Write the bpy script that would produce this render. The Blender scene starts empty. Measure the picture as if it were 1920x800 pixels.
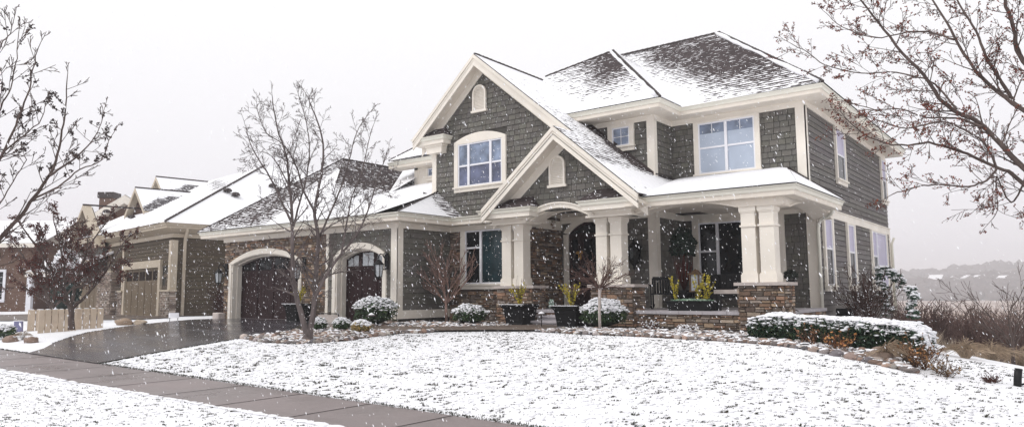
import bpy, bmesh, math, random
import numpy as np
from mathutils import Vector, Matrix, noise
rad = math.radians
rng = random.Random(11)
scene = bpy.context.scene
COL = scene.collection

# ------------------------------------------------------------------ helpers
def tag(o, label=None, cat=None, group=None, kind=None):
    if label: o['label'] = label
    if cat: o['category'] = cat
    if group: o['group'] = group
    if kind: o['kind'] = kind
    return o

def thing(name, label, cat, loc=(0, 0, 0), rz=0.0, group=None):
    o = bpy.data.objects.new(name, None)
    COL.objects.link(o)
    o.location = loc
    o.rotation_euler = (0, 0, rz)
    o.empty_display_size = 0.2
    return tag(o, label, cat, group)

def copy_tree(o, parent=None):
    c = o.copy()
    COL.objects.link(c)
    c.parent = parent
    for ch in list(o.children):
        copy_tree(ch, c)
    return c

def clip(poly, conv):
    """Sutherland-Hodgman: clip a 2D polygon by a convex CCW polygon."""
    out = poly
    n = len(conv)
    for i in range(n):
        ax, ay = conv[i]; bx, by = conv[(i + 1) % n]
        inp = out; out = []
        if not inp: return out
        def side(p): return (bx - ax) * (p[1] - ay) - (by - ay) * (p[0] - ax)
        for j in range(len(inp)):
            p = inp[j]; q = inp[(j + 1) % len(inp)]
            sp = side(p); sq = side(q)
            if sp >= 0: out.append(p)
            if (sp >= 0) != (sq >= 0):
                t = sp / (sp - sq)
                out.append((p[0] + t * (q[0] - p[0]), p[1] + t * (q[1] - p[1])))
    return out

def ccw(poly):
    a = sum(poly[i][0] * poly[(i + 1) % len(poly)][1] - poly[(i + 1) % len(poly)][0] * poly[i][1] for i in range(len(poly)))
    return poly if a > 0 else poly[::-1]

class Fr:
    """local frame of a wall: u along it, v up, n outwards"""
    def __init__(s, o, u, n, v=(0, 0, 1)):
        s.o = Vector(o); s.u = Vector(u); s.n = Vector(n); s.v = Vector(v)
    def p(s, u, v, n=0.0):
        return tuple(s.o + s.u * u + s.v * v + s.n * n)
def front(Y):           # wall facing the street (-Y)
    return Fr((0, Y, 0), (1, 0, 0), (0, -1, 0))
def rside(X):           # wall facing +X
    return Fr((X, 0, 0), (0, 1, 0), (1, 0, 0))

class MB:
    def __init__(s):
        s.v = []; s.f = []; s.m = []; s.c = []; s.sm = []; s.cuts = []
    def cut(s):
        """what follows is a separate piece"""
        if s.f: s.cuts.append((len(s.v), len(s.f)))
    def pieces(s):
        ends = s.cuts + [(len(s.v), len(s.f))]; a = (0, 0); out = []
        for e in ends:
            if e[1] > a[1]:
                m = MB(); m.v = s.v[a[0]:e[0]]; m.f = [[i - a[0] for i in f] for f in s.f[a[1]:e[1]]]; m.m = s.m[a[1]:e[1]]; m.c = s.c[a[1]:e[1]]; m.sm = s.sm[a[1]:e[1]]; out.append(m)
            a = e
        return out
    def add(s, pts, faces, mi=0, col=(1, 1, 1), smooth=False):
        b = len(s.v)
        s.v.extend(pts)
        for f in faces:
            s.f.append([b + i for i in f]); s.m.append(mi); s.c.append(col); s.sm.append(smooth)
    def box(s, x0, x1, y0, y1, z0, z1, mi=0, col=(1, 1, 1)):
        p = [(x0, y0, z0), (x1, y0, z0), (x1, y1, z0), (x0, y1, z0), (x0, y0, z1), (x1, y0, z1), (x1, y1, z1), (x0, y1, z1)]
        s.add(p, [(0, 3, 2, 1), (4, 5, 6, 7), (0, 1, 5, 4), (1, 2, 6, 5), (2, 3, 7, 6), (3, 0, 4, 7)], mi, col)
    def fbox(s, fr, u0, u1, v0, v1, n0, n1, mi=0, col=(1, 1, 1), ch=0.0):
        P = fr.p
        if ch:
            s.fprism(fr, [(u0, v0), (u1, v0), (u1, v1), (u0, v1)], n0, n1, mi, col, ch); return
        p = [P(u0, v0, n0), P(u1, v0, n0), P(u1, v1, n0), P(u0, v1, n0), P(u0, v0, n1), P(u1, v0, n1), P(u1, v1, n1), P(u0, v1, n1)]
        s.add(p, [(0, 3, 2, 1), (4, 5, 6, 7), (0, 1, 5, 4), (1, 2, 6, 5), (2, 3, 7, 6), (3, 0, 4, 7)], mi, col)
    def fprism(s, fr, poly, n0, n1, mi=0, col=(1, 1, 1), ch=0.0):
        poly = ccw(poly); n = len(poly)
        cx = sum(p[0] for p in poly) / n; cy = sum(p[1] for p in poly) / n
        pts = [fr.p(u, v, n0) for u, v in poly]
        if ch:
            pts += [fr.p(u, v, n1 - ch) for u, v in poly]
            tp = []
            for u, v in poly:
                d = math.hypot(u - cx, v - cy) or 1
                k = min(.6, ch * 1.2 / d); tp.append(fr.p(u + (cx - u) * k, v + (cy - v) * k, n1))
            pts += tp
            fs = [tuple(range(n - 1, -1, -1)), tuple(range(2 * n, 3 * n))]
            for i in range(n):
                j = (i + 1) % n
                fs += [(i, j, n + j, n + i), (n + i, n + j, 2 * n + j, 2 * n + i)]
        else:
            pts += [fr.p(u, v, n1) for u, v in poly]
            fs = [tuple(range(n - 1, -1, -1)), tuple(range(n, 2 * n))]
            for i in range(n):
                j = (i + 1) % n
                fs.append((i, j, n + j, n + i))
        s.add(pts, fs, mi, col)
    def slab(s, pts, th, mi=0, col=(1, 1, 1)):
        """planar 3D polygon with thickness th below its normal"""
        P = [Vector(p) for p in pts]
        nrm = (P[1] - P[0]).cross(P[2] - P[0]).normalized()
        if nrm.z < 0: P = P[::-1]; nrm = -nrm
        n = len(P)
        q = [tuple(p) for p in P] + [tuple(p - nrm * th) for p in P]
        fs = [tuple(range(n)), tuple(range(2 * n - 1, n - 1, -1))]
        for i in range(n):
            j = (i + 1) % n
            fs.append((j, i, n + i, n + j))
        s.add(q, fs, mi, col)
    def tube(s, pts, rs, k=5, mi=0, col=(1, 1, 1), cap=True, smooth=True):
        P = [Vector(p) for p in pts]; n = len(P)
        if isinstance(rs, (int, float)): rs = [rs] * n
        b = []; ref = None
        for i in range(n):
            d = (P[min(i + 1, n - 1)] - P[max(i - 1, 0)])
            if d.length < 1e-7: d = Vector((0, 0, 1))
            d.normalize()
            if ref is None:
                ref = d.orthogonal().normalized()
            else:
                ref = (ref - d * ref.dot(d))
                if ref.length < 1e-5: ref = d.orthogonal()
                ref.normalize()
            w = d.cross(ref)
            for j in range(k):
                a = 2 * math.pi * j / k
                b.append(tuple(P[i] + (ref * math.cos(a) + w * math.sin(a)) * rs[i]))
        fs = []
        for i in range(n - 1):
            for j in range(k):
                j2 = (j + 1) % k
                fs.append((i * k + j, i * k + j2, (i + 1) * k + j2, (i + 1) * k + j))
        if cap:
            fs.append(tuple(range(k - 1, -1, -1))); fs.append(tuple(range((n - 1) * k, n * k)))
        s.add(b, fs, mi, col, smooth)
    def lathe(s, c, prof, k=16, mi=0, col=(1, 1, 1), smooth=True, sx=1, sy=1, rot=0):
        b = []
        for r, z in prof:
            for j in range(k):
                a = 2 * math.pi * (j + .5) / k + rot
                b.append((c[0] + r * sx * math.cos(a), c[1] + r * sy * math.sin(a), c[2] + z))
        fs = []
        for i in range(len(prof) - 1):
            for j in range(k):
                j2 = (j + 1) % k
                fs.append((i * k + j, i * k + j2, (i + 1) * k + j2, (i + 1) * k + j))
        fs.append(tuple(range(k - 1, -1, -1))); fs.append(tuple(range((len(prof) - 1) * k, len(prof) * k)))
        s.add(b, fs, mi, col, smooth)
    def octa(s, c, r, d=None, el=1.0, mi=0, col=(1, 1, 1)):
        c = Vector(c); d = Vector(d).normalized() if d is not None else Vector((0, 0, 1))
        a = d.orthogonal().normalized(); w = d.cross(a)
        s.add([tuple(c + d * r * el), tuple(c - d * r * el), tuple(c + a * r), tuple(c + w * r), tuple(c - a * r), tuple(c - w * r)],
              [(0, 2, 3), (0, 3, 4), (0, 4, 5), (0, 5, 2), (1, 3, 2), (1, 4, 3), (1, 5, 4), (1, 2, 5)], mi, col)
    def blob(s, c, rx, ry, rz, seed=0, amp=.2, k=8, m=5, mi=0, col=(1, 1, 1), smooth=True, flat=False):
        b = []; fs = []
        for i in range(m + 1):
            th = math.pi * i / m
            for j in range(k):
                a = 2 * math.pi * j / k
                d = Vector((math.sin(th) * math.cos(a), math.sin(th) * math.sin(a), math.cos(th)))
                q = 1 + amp * noise.noise(d * 1.4 + Vector((seed * 3.7, seed * 1.3, seed)))
                z = d.z * rz * q
                if flat and z < 0: z *= .25
                b.append((c[0] + d.x * rx * q, c[1] + d.y * ry * q, c[2] + z))
        for i in range(m):
            for j in range(k):
                j2 = (j + 1) % k
                fs.append((i * k + j, (i + 1) * k + j, (i + 1) * k + j2, i * k + j2))
        s.add(b, fs, mi, col, smooth)
    def sweep(s, path, prof, closed=False, mi=0, col=(1, 1, 1)):
        """profile (out, z) swept along a plan path [(x,y,z)...] with mitred corners; out = right-hand side of travel"""
        n = len(path); P = [Vector(p) for p in path]; rings = []
        for i in range(n):
            def nr(a, b):
                d = (P[b] - P[a]); d.z = 0; d.normalize(); return Vector((d.y, -d.x, 0))
            if i == 0 and not closed: m = nr(0, 1)
            elif i == n - 1 and not closed: m = nr(n - 2, n - 1)
            else:
                a = nr((i - 1) % n, i); b = nr(i, (i + 1) % n)
                m = (a + b); m.normalize(); m /= max(.3, m.dot(a))
            rings.append([tuple(P[i] + m * o + Vector((0, 0, z))) for o, z in prof])
        k = len(prof); pts = [q for r in rings for q in r]; fs = []
        for i in range(n if closed else n - 1):
            i2 = (i + 1) % n
            for j in range(k):
                j2 = (j + 1) % k
                fs.append((i * k + j, i2 * k + j, i2 * k + j2, i * k + j2))
        if not closed:
            fs.append(tuple(range(k))); fs.append(tuple(range(n * k - 1, (n - 1) * k - 1, -1)))
        s.add(pts, fs, mi, col)
    def build(s, name, mats, parent=None, label=None, cat=None, group=None, kind=None, recalc=False):
        me = bpy.data.meshes.new(name)
        me.from_pydata(s.v, [], s.f)
        if not isinstance(mats, (list, tuple)): mats = [mats]
        for m in mats: me.materials.append(m)
        me.polygons.foreach_set('material_index', s.m)
        me.polygons.foreach_set('use_smooth', s.sm)
        at = me.attributes.new('Col', 'FLOAT_COLOR', 'FACE')
        at.data.foreach_set('color', [x for c in s.c for x in (c[0], c[1], c[2], 1.0)])
        me.update()
        if recalc:
            bm = bmesh.new(); bm.from_mesh(me); bmesh.ops.recalc_face_normals(bm, faces=bm.faces); bm.to_mesh(me); bm.free()
        o = bpy.data.objects.new(name, me)
        COL.objects.link(o)
        o.parent = parent
        return tag(o, label, cat, group, kind)

# ------------------------------------------------------------------ terrain
def cl(t, a=0., b=1.): return a if t < a else b if t > b else t
def ss(t): t = cl(t); return t * t * (3 - 2 * t)
def ylo(X): return 5.68 + .048 * (X + 7.29)
def yhi(X): return 7.16 + .026 * (X + 5.22)
def terrain(X, Y):
    zs = -1.6 - .016 * (cl(X, -60, 6) + 6)
    t = cl((Y - yhi(X)) / 7.6)
    zh = -.93 - .004 * max(0, -26 - X)
    z = zs + (zh - zs) * (1 - (1 - t) ** 1.5)
    if Y < ylo(X): z = zs - .02 * min(3, ylo(X) - Y)
    z -= min(.05 * max(0, X + 4.6) ** 1.5, 1.4) * ss((Y - 4) / 6)
    z -= 2.9 * ss((Y - 13.8) / 19) * ss((X + 5.4 + .38 * max(0, Y - 22)) / 6.5)
    z -= 2.6 * ss((Y - 38) / 16) * (1 - ss((X + 5.4 + .38 * max(0, Y - 22)) / 6.5))
    z -= 7.5 * ss((math.hypot(X, Y) - 75) / 420)
    return z
# ------------------------------------------------------------------ materials
class NT:
    def __init__(s, name):
        s.m = bpy.data.materials.new(name); s.m.use_nodes = True
        s.t = s.m.node_tree; s.t.nodes.clear()
        s.out = s.t.nodes.new('ShaderNodeOutputMaterial')
        s.b = s.t.nodes.new('ShaderNodeBsdfPrincipled')
        s.t.links.new(s.b.outputs[0], s.out.inputs[0])
    def n(s, ty, **kw):
        nd = s.t.nodes.new('ShaderNode' + ty)
        for k, v in kw.items():
            if k in ('blend_type', 'operation', 'data_type', 'attribute_name', 'distance', 'feature', 'noise_dimensions', 'clamp', 'use_clamp', 'interpolation_type'):
                setattr(nd, k, v)
            else:
                nd.inputs[k.replace('_', ' ')].default_value = v
        return nd
    def l(s, a, b): s.t.links.new(a, b)
    def pos(s, sc=(1, 1, 1), obj=False):
        if obj: src = s.t.nodes.new('ShaderNodeTexCoord').outputs['Object']
        else: src = s.t.nodes.new('ShaderNodeNewGeometry').outputs['Position']
        mp = s.t.nodes.new('ShaderNodeMapping'); mp.inputs['Scale'].default_value = sc
        s.l(src, mp.inputs[0]); return mp.outputs[0]
    def noise(s, vec, scale=5, detail=4, rough=.6):
        nd = s.n('TexNoise', Scale=scale, Detail=detail, Roughness=rough)
        s.l(vec, nd.inputs['Vector']); return nd.outputs['Fac']
    def ramp(s, fac, stops):
        nd = s.t.nodes.new('ShaderNodeValToRGB'); e = nd.color_ramp.elements
        while len(e) > 1: e.remove(e[-1])
        for i, (p, c) in enumerate(stops):
            x = e[0] if i == 0 else e.new(p)
            x.position = p; x.color = (c[0], c[1], c[2], 1) if hasattr(c, '__len__') else (c, c, c, 1)
        s.l(fac, nd.inputs[0]); return nd.outputs[0]
    def mix(s, fac, a, b, mode='MIX'):
        nd = s.t.nodes.new('ShaderNodeMix'); nd.data_type = 'RGBA'; nd.blend_type = mode
        for i, x in ((0, fac), (6, a), (7, b)):
            if hasattr(x, 'links'): s.l(x, nd.inputs[i])
            elif i == 0: nd.inputs[0].default_value = x
            else: nd.inputs[i].default_value = (x[0], x[1], x[2], 1)
        return nd.outputs[2]
    def math(s, op, a, b=None, clamp=False):
        nd = s.t.nodes.new('ShaderNodeMath'); nd.operation = op; nd.use_clamp = clamp
        for i, x in ((0, a), (1, b)):
            if x is None: continue
            if hasattr(x, 'links'): s.l(x, nd.inputs[i])
            else: nd.inputs[i].default_value = x
        return nd.outputs[0]
    def col(s, x):
        if hasattr(x, 'links'): s.l(x, s.b.inputs['Base Color'])
        else: s.b.inputs['Base Color'].default_value = (x[0], x[1], x[2], 1)
    def bump(s, h, dist=.01, st=1.0):
        nd = s.t.nodes.new('ShaderNodeBump'); nd.inputs['Distance'].default_value = dist; nd.inputs['Strength'].default_value = st
        s.l(h, nd.inputs['Height']); s.l(nd.outputs[0], s.b.inputs['Normal'])
    def rough(s, r, spec=.3):
        if hasattr(r, 'links'): s.l(r, s.b.inputs['Roughness'])
        else: s.b.inputs['Roughness'].default_value = r
        s.b.inputs['Specular IOR Level'].default_value = spec
    def attr(s, name='Col'):
        nd = s.t.nodes.new('ShaderNodeAttribute'); nd.attribute_name = name; return nd

def vmat(name, c, var=.15, scale=3, rough=.7, spec=.3, bump=0, bscale=40, attr=False, sc=(1, 1, 1), metal=0, obj=False):
    """base colour with mottling; optionally multiplied by the per-face colour"""
    t = NT(name); p = t.pos(sc, obj)
    f = t.noise(p, scale, 5)
    lo = [x * (1 - var) for x in c]; hi = [min(1, x * (1 + var)) for x in c]
    k = t.ramp(f, [(.3, lo), (.7, hi)])
    if attr: k = t.mix(1.0, k, t.attr().outputs['Color'], 'MULTIPLY')
    t.col(k); t.rough(rough, spec)
    t.b.inputs['Metallic'].default_value = metal
    if bump: t.bump(t.noise(p, bscale, 3), bump)
    return t.m

M = {}
M['trim'] = vmat('cream_painted_trim', (.79, .735, .655), .09, .9, .55, .3)
M['gutter'] = vmat('cream_metal_gutter', (.77, .745, .655), .05, 2, .4, .4)
M['white'] = vmat('white_vinyl', (.80, .80, .84), .04, 3, .4, .4)
M['soffit'] = vmat('cream_soffit', (.76, .695, .61), .05, 4, .7)
M['siding'] = vmat('grey_cedar_shingle', (.146, .139, .127), .10, 6, .85, .2, .002, 60, attr=True)
M['lap'] = vmat('grey_lap_siding', (.158, .147, .142), .12, 3, .8, .25, .002, 50, attr=True)
M['back'] = vmat('dark_backing', (.065, .060, .054), .1, 3, .9)
M['stone'] = vmat('ledge_stone', (1, 1, 1), .22, 9, .85, .25, .012, 28, attr=True)
M['mortar'] = vmat('dark_mortar', (.13, .105, .085), .3, 6, .95)  # dark mortar showing between the stones
M['cap'] = vmat('stone_cap', (.50, .44, .41), .1, 6, .8, .3, .005, 30)
M['slabstone'] = vmat('grey_paver_slab', (.46, .43, .45), .12, 5, .6, .4)
M['doorred'] = vmat('oxblood_stained_wood', (.022, .007, .008), .35, 5, .5, .22, .003, 30, sc=(6, 6, .6))
M['black'] = vmat('black_metal', (.007, .007, .008), .2, 5, .5, .25)
M['blackpot'] = vmat('black_planter', (.006, .006, .007), .3, 8, .6, .2, .003, 30)
M['snow'] = vmat('fresh_snow', (.86, .86, .89), .05, 8, .9, .1, .02, 20)
M['tandoor'] = vmat('tan_garage_door', (.15, .112, .072), .08, 3, .6, .3)
M['tansiding'] = vmat('tan_siding', (.100, .080, .060), .14, 5, .85, .2, .003, 40, attr=True)
M['tanstone'] = vmat('tan_stacked_stone', (1, 1, 1), .2, 9, .85, .25, .01, 28, attr=True)
M['brick'] = None
M['woodlt'] = vmat('weathered_wood', (.16, .10, .06), .3, 6, .7)
M['fencepanel'] = vmat('beige_slatted_panel', (.55, .45, .35), .1, 4, .7)
M['copper'] = vmat('dark_roof_metal', (.04, .028, .027), .4, 10, .6, .4)
M['soil'] = vmat('dark_mulch', (.035, .025, .02), .5, 14, .95, .1, .03, 30)

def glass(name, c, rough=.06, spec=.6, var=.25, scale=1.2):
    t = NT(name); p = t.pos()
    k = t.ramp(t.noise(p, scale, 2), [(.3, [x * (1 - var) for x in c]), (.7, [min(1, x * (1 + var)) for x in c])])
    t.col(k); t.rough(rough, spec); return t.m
M['gl_blue'] = glass('pane_blue_curtain_reflection', (.19, .235, .33), var=.45, scale=2.6)  # blue of curtains and of reflection, both put into the base colour
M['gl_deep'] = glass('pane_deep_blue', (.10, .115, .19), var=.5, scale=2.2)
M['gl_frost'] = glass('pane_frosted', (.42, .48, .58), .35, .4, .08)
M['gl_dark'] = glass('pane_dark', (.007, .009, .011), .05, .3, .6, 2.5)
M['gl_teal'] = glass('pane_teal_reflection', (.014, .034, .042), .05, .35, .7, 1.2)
M['gl_violet'] = glass('pane_violet_reflection', (.42, .39, .53), .3, .5, .08)  # violet reflection in the side windows, put into the base colour
M['gl_lamp'] = glass('lamp_glass', (.50, .53, .56), .12, .6, .2, 20)

def roof_mat(name, dark, dark2, mid):
    t = NT(name)
    uv = t.t.nodes.new('ShaderNodeUVMap').outputs[0]
    br = t.n('TexBrick', Scale=1.0, Mortar_Size=.012, Mortar_Smooth=.2, Bias=0.0, Brick_Width=.24, Row_Height=.145)
    br.inputs['Color1'].default_value = (*dark, 1); br.inputs['Color2'].default_value = (*dark2, 1); br.inputs['Mortar'].default_value = (.012, .010, .010, 1)
    t.l(uv, br.inputs['Vector'])
    sh = t.mix(t.noise(uv, 26, 3), br.outputs['Color'], mid)
    # a height that steps at every course: snow lodges on the upper part of each exposed tab
    sep = t.t.nodes.new('ShaderNodeSeparateXYZ'); t.l(uv, sep.inputs[0])
    row = t.math('DIVIDE', sep.outputs[1], .145)
    fr_ = t.math('FRACT', row)
    mp = t.t.nodes.new('ShaderNodeMapping'); mp.inputs['Scale'].default_value = (4.0, 6.9, 1); t.l(uv, mp.inputs[0])
    n1 = t.noise(mp.outputs[0], 1.0, 3, .7)          # tab sized lumps
    n2 = t.noise(uv, .9, 4, .6)                      # drifts
    at = t.attr('snow').outputs['Fac']
    a = t.math('MULTIPLY', at, 1.45)
    a = t.math('ADD', a, t.math('MULTIPLY', t.math('SUBTRACT', n1, .5), 2.7))
    a = t.math('ADD', a, t.math('MULTIPLY', t.math('SUBTRACT', n2, .5), .9))
    a = t.math('ADD', a, t.math('MULTIPLY', t.math('SUBTRACT', .5, fr_), .8))
    mr = t.n('MapRange'); mr.inputs['From Min'].default_value = .62; mr.inputs['From Max'].default_value = .80
    t.l(a, mr.inputs['Value'])
    m = mr.outputs['Result']
    sn = t.ramp(t.noise(uv, 5, 3), [(.3, (.86, .86, .89)), (.7, (.93, .93, .95))])
    t.col(t.mix(m, sh, sn)); t.rough(.85, .2)
    h = t.math('ADD', t.math('MULTIPLY', fr_, -.5), t.math('MULTIPLY', m, .9))
    t.bump(h, .012, .8)
    return t.m
M['roof'] = roof_mat('snowy_asphalt_shingle', (.034, .026, .027), (.090, .070, .070), (.06, .046, .047))
M['roof2'] = roof_mat('snowy_grey_shingle', (.07, .065, .07), (.13, .12, .125), (.10, .09, .095))

def snow_lawn():
    t = NT('snow_over_grass'); p = t.pos()
    mp = t.t.nodes.new('ShaderNodeMapping'); mp.inputs['Scale'].default_value = (1, 1.0, 0)
    mp.inputs['Rotation'].default_value = (0, 0, .5)
    t.l(t.t.nodes.new('ShaderNodeNewGeometry').outputs['Position'], mp.inputs[0])
    q = mp.outputs[0]
    n1 = t.noise(q, 8, 5, .65); n2 = t.noise(q, 28, 4, .7); n3 = t.noise(q, .5, 3, .5)
    a = t.math('ADD', t.math('MULTIPLY', n1, .55), t.math('MULTIPLY', n2, .5))
    a = t.math('ADD', a, t.math('MULTIPLY', n3, .16))
    f = t.ramp(a, [(.375, 1), (.405, 0)])
    g = t.ramp(n2, [(.35, (.035, .045, .02)), (.5, (.075, .075, .04)), (.7, (.12, .085, .05))])
    sn = t.ramp(a, [(.40, (.66, .66, .70)), (.46, (.81, .81, .845)), (.7, (.88, .88, .905))])
    # fallen leaves and bare patches
    c_ = t.mix(t.math('MULTIPLY', f, .85), sn, g)
    # the far low ground is dry marsh with little snow on it
    ln = t.t.nodes.new('ShaderNodeVectorMath'); ln.operation = 'LENGTH'; t.l(t.t.nodes.new('ShaderNodeNewGeometry').outputs['Position'], ln.inputs[0])
    far = t.n('MapRange'); far.inputs['From Min'].default_value = 62; far.inputs['From Max'].default_value = 120; t.l(ln.outputs['Value'], far.inputs['Value'])
    mn = t.noise(t.pos((.25, 1, 0)), .02, 5, .6)
    mc = t.ramp(mn, [(.35, (.25, .19, .15)), (.5, (.36, .28, .24)), (.68, (.55, .48, .46))])
    t.col(t.mix(far.outputs['Result'], c_, mc)); t.rough(.9, .15)
    t.bump(t.math('ADD', a, t.math('MULTIPLY', n2, .6)), .035, .45)
    return t.m
M['lawn'] = snow_lawn()

def ground_far():
    t = NT('winter_marsh'); p = t.pos((1, 1, 0))
    n = t.noise(p, .03, 5, .6); n2 = t.noise(p, .35, 4)
    c = t.ramp(n, [(.35, (.30, .23, .17)), (.5, (.40, .31, .25)), (.65, (.62, .55, .52))])
    c = t.mix(t.ramp(n2, [(.42, 0), (.62, 1)]), c, (.22, .16, .12))
    t.col(c); t.rough(.95, .1); return t.m
M['marsh'] = ground_far()

def wet(name, c, rg=(.18, .5), scale=1.5, st=None, spec=.5, bump=.004):
    t = NT(name); p = t.pos((1, 1, 0)) if st is None else t.pos(st)
    n = t.noise(p, scale, 5, .6)
    g = t.noise(t.pos(), 90, 3)
    k = t.mix(t.ramp(n, [(.3, 0), (.75, 1)]), [x * .72 for x in c], [x * 1.25 for x in c])
    k = t.mix(.35, k, t.ramp(g, [(.35, [x * .6 for x in c]), (.7, [min(1, x * 1.5) for x in c])]))
    t.col(k)
    t.rough(t.ramp(n, [(.35, rg[0]), (.65, rg[1])]), spec)
    t.bump(g, bump, .6)
    return t.m
M['asphalt'] = wet('wet_asphalt', (.070, .066, .076), (.03, .22), 1.0, (.35, 1.3, 0), .6)
M['concrete'] = wet('wet_concrete', (.235, .198, .196), (.22, .6), .7, None, .35)
M['joint'] = vmat('joint_dark', (.05, .042, .042), .3, 9, .9)
M['walk'] = wet('wet_brown_paver', (.15, .115, .095), (.35, .6), 2.5, None, .35)
M['rock'] = vmat('river_rock', (1, 1, 1), .25, 25, .7, .35, .004, 60, attr=True)
M['bark'] = vmat('grey_brown_bark', (.105, .080, .072), .35, 12, .9, .2, .004, 50, sc=(1, 1, .3), attr=True)
M['bud'] = vmat('red_bud', (.16, .045, .028), .4, 30, .7, attr=True)
M['leaf'] = vmat('evergreen_leaf', (1, 1, 1), .3, 20, .6, .35, attr=True)
M['flake'] = vmat('snowflake', (.93, .93, .95), .01, 3, .9, .1)
M['hill'] = vmat('winter_woods', (.095, .078, .078), .35, .25, .95, .1)
M['distwall'] = vmat('far_house_wall', (.35, .33, .33), .1, 1, .9)
# ------------------------------------------------------------------ cladding generators (real tiles)
STONES = [(.31, .20, .135), (.24, .16, .115), (.40, .29, .20), (.17, .135, .11), (.36, .22, .15), (.27, .22, .19), (.46, .37, .29), (.20, .14, .10), (.33, .27, .23), (.15, .11, .09)]
def shingles(mb, fr, poly, h=.172, wmin=.13, wmax=.29, th=.027, seed=0, holes=(), var=.13, base=0.0, mi=0):
    r = random.Random(seed); poly = ccw(poly)
    us = [p[0] for p in poly]; vs = [p[1] for p in poly]
    v = min(vs)
    while v < max(vs):
        u = min(us) - r.random() * wmax
        while u < max(us):
            w = r.uniform(wmin, wmax)
            g = .007
            if not any((hh(u + w / 2, v + h / 2) if callable(hh) else (hh[0] < u + w / 2 < hh[1] and hh[2] < v + h / 2 < hh[3])) for hh in holes):
                lo = .004 + .006 * r.random(); q = clip([(u + g, v + lo), (u + w - g, v + lo), (u + w - g, v + h), (u + g, v + h)], poly)
                if len(q) >= 3:
                    n = len(q); k = 1 + r.uniform(-var, var); t0 = th * r.uniform(.8, 1.25)
                    pts = [fr.p(a, b, base + t0 - (t0 - .003) * (b - v) / h) for a, b in q] + [fr.p(a, b, base) for a, b in q]
                    fs = [tuple(range(n))] + [(j, i, n + i, n + j) for i, j in ((i, (i + 1) % n) for i in range(n))]
                    mb.add(pts, fs, mi, (k, k * r.uniform(.97, 1.02), k * r.uniform(.94, 1.02)))
            u += w
        v += h
def laps(mb, fr, poly, h=.165, seed=0, wl=3.2, var=.1, th=.026, mi=0, holes=()):
    shingles(mb, fr, poly, h, wl * .6, wl * 1.4, th, seed, holes, var, mi=mi)
def stones(mb, fr, u0, u1, v0, v1, seed=0, holes=(), pal=STONES, hmin=.05, hmax=.13, wmin=.09, wmax=.36, mi=0, base=0.0):
    r = random.Random(seed); v = v0
    while v < v1 - .02:
        h = min(r.uniform(hmin, hmax), v1 - v)
        if v1 - v - h < .05: h = v1 - v
        u = u0
        while u < u1 - .01:
            w = min(r.uniform(wmin, wmax), u1 - u)
            if u1 - u - w < .07: w = u1 - u
            sub = [(v, h)]
            if h > .10 and r.random() < .35: sub = [(v, h * .5), (v + h * .5, h * .5)]
            for vv, hh in sub:
                cu, cv = u + w / 2, vv + hh / 2
                if not any(f(cu, cv) for f in holes):
                    c = r.choice(pal); k = r.uniform(.68, 1.25); g = .006; J = lambda: r.uniform(-.003, .009)
                    mb.fprism(fr, [(u + g + J(), vv + g + J()), (u + w - g - J(), vv + g + J()), (u + w - g - J(), vv + hh - g - J()), (u + g + J(), vv + hh - g - J())], base, base + r.uniform(.02, .06), mi, (c[0] * k, c[1] * k, c[2] * k), ch=.012)
            u += w
        v += h

H = thing('suburban_house', 'large two storey grey shingled house with cream trim, stone piers and arched garage doors', 'house', (-12, 18, -.93))
HO = Vector((-12, 18, -.93))
HP = H
def hb(mb, name, mats, parent=None, **k):
    """link a mesh drawn in world coordinates as a part of the house"""
    par = parent if parent is not None else HP
    off = HO
    if mb.cuts and not hasattr(mb, 'uv'):
        o = None
        for m in mb.pieces(): o = hb(m, name, mats, parent, **k)
        return o
    mb.v = [(a[0] - off.x, a[1] - off.y, a[2] - off.z) for a in mb.v]
    return mb.build(name, mats, par, **k)

SH = M['siding']; TR = M['trim']
# ---- upper gable wall over the study
F = front(17.85); b = MB()
poly = [(-17.0, 2.35), (-9.2, 2.35), (-9.2, 2.5), (-14.97, 7.28), (-17.0, 5.4)]
b.fprism(F, poly, -.3, 0, 1)
shingles(b, F, poly, seed=1, holes=[(-16.1, -14.0, 3.3, 5.2)])
hb(b, 'gable_wall', [SH, M['back']])
# ---- middle bay wall
b = MB(); F = front(19.77)
b.fbox(F, -13.6, -9.79, 2.5, 5.4, -1.2, 0, 1)
shingles(b, F, [(-13.6, 2.6), (-9.94, 2.6), (-9.94, 5.2), (-13.6, 5.2)], seed=2)
G = rside(-9.78)
shingles(b, G, [(19.95, 2.9), (21.0, 2.9), (21.0, 5.2), (19.95, 5.2)], seed=3)
hb(b, 'bay_wall', [SH, M['back']])
# ---- upper right front wall, and the lap sided gable end
b = MB(); F = front(21.0)
b.box(-21.2, -5.69, 21.02, 32.0, 2.4, 5.4, 1)
shingles(b, F, [(-9.78, 2.8), (-5.9, 2.8), (-5.9, 5.2), (-9.78, 5.2)], seed=4, holes=[(-8.8, -7.1, 3.6, 5.1)])
hb(b, 'upper_wall', [SH, M['back']])
b = MB(); G = rside(-5.67)
b.box(-9.7, -5.69, 21.62, 32.0, -1.1, 2.4, 1)
laps(b, G, [(21.02, 2.40), (32.0, 2.40), (32.0, 5.2), (21.02, 5.2)], seed=5, holes=())
laps(b, G, [(21.62, -1.1), (32.0, -1.1), (32.0, 2.18), (21.62, 2.18)], seed=6)
hb(b, 'side_wall', [M['lap'], M['back']])
# ---- wing wall above the garage roof (painted panel)
b = MB(); F = front(21.0)
b.fbox(F, -21.2, -17.0, 4.0, 5.3, 0, .02)
b.fbox(F, -21.25, -21.05, 4.0, 5.3, .0, .05)
hb(b, 'wing_wall', TR)

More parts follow.
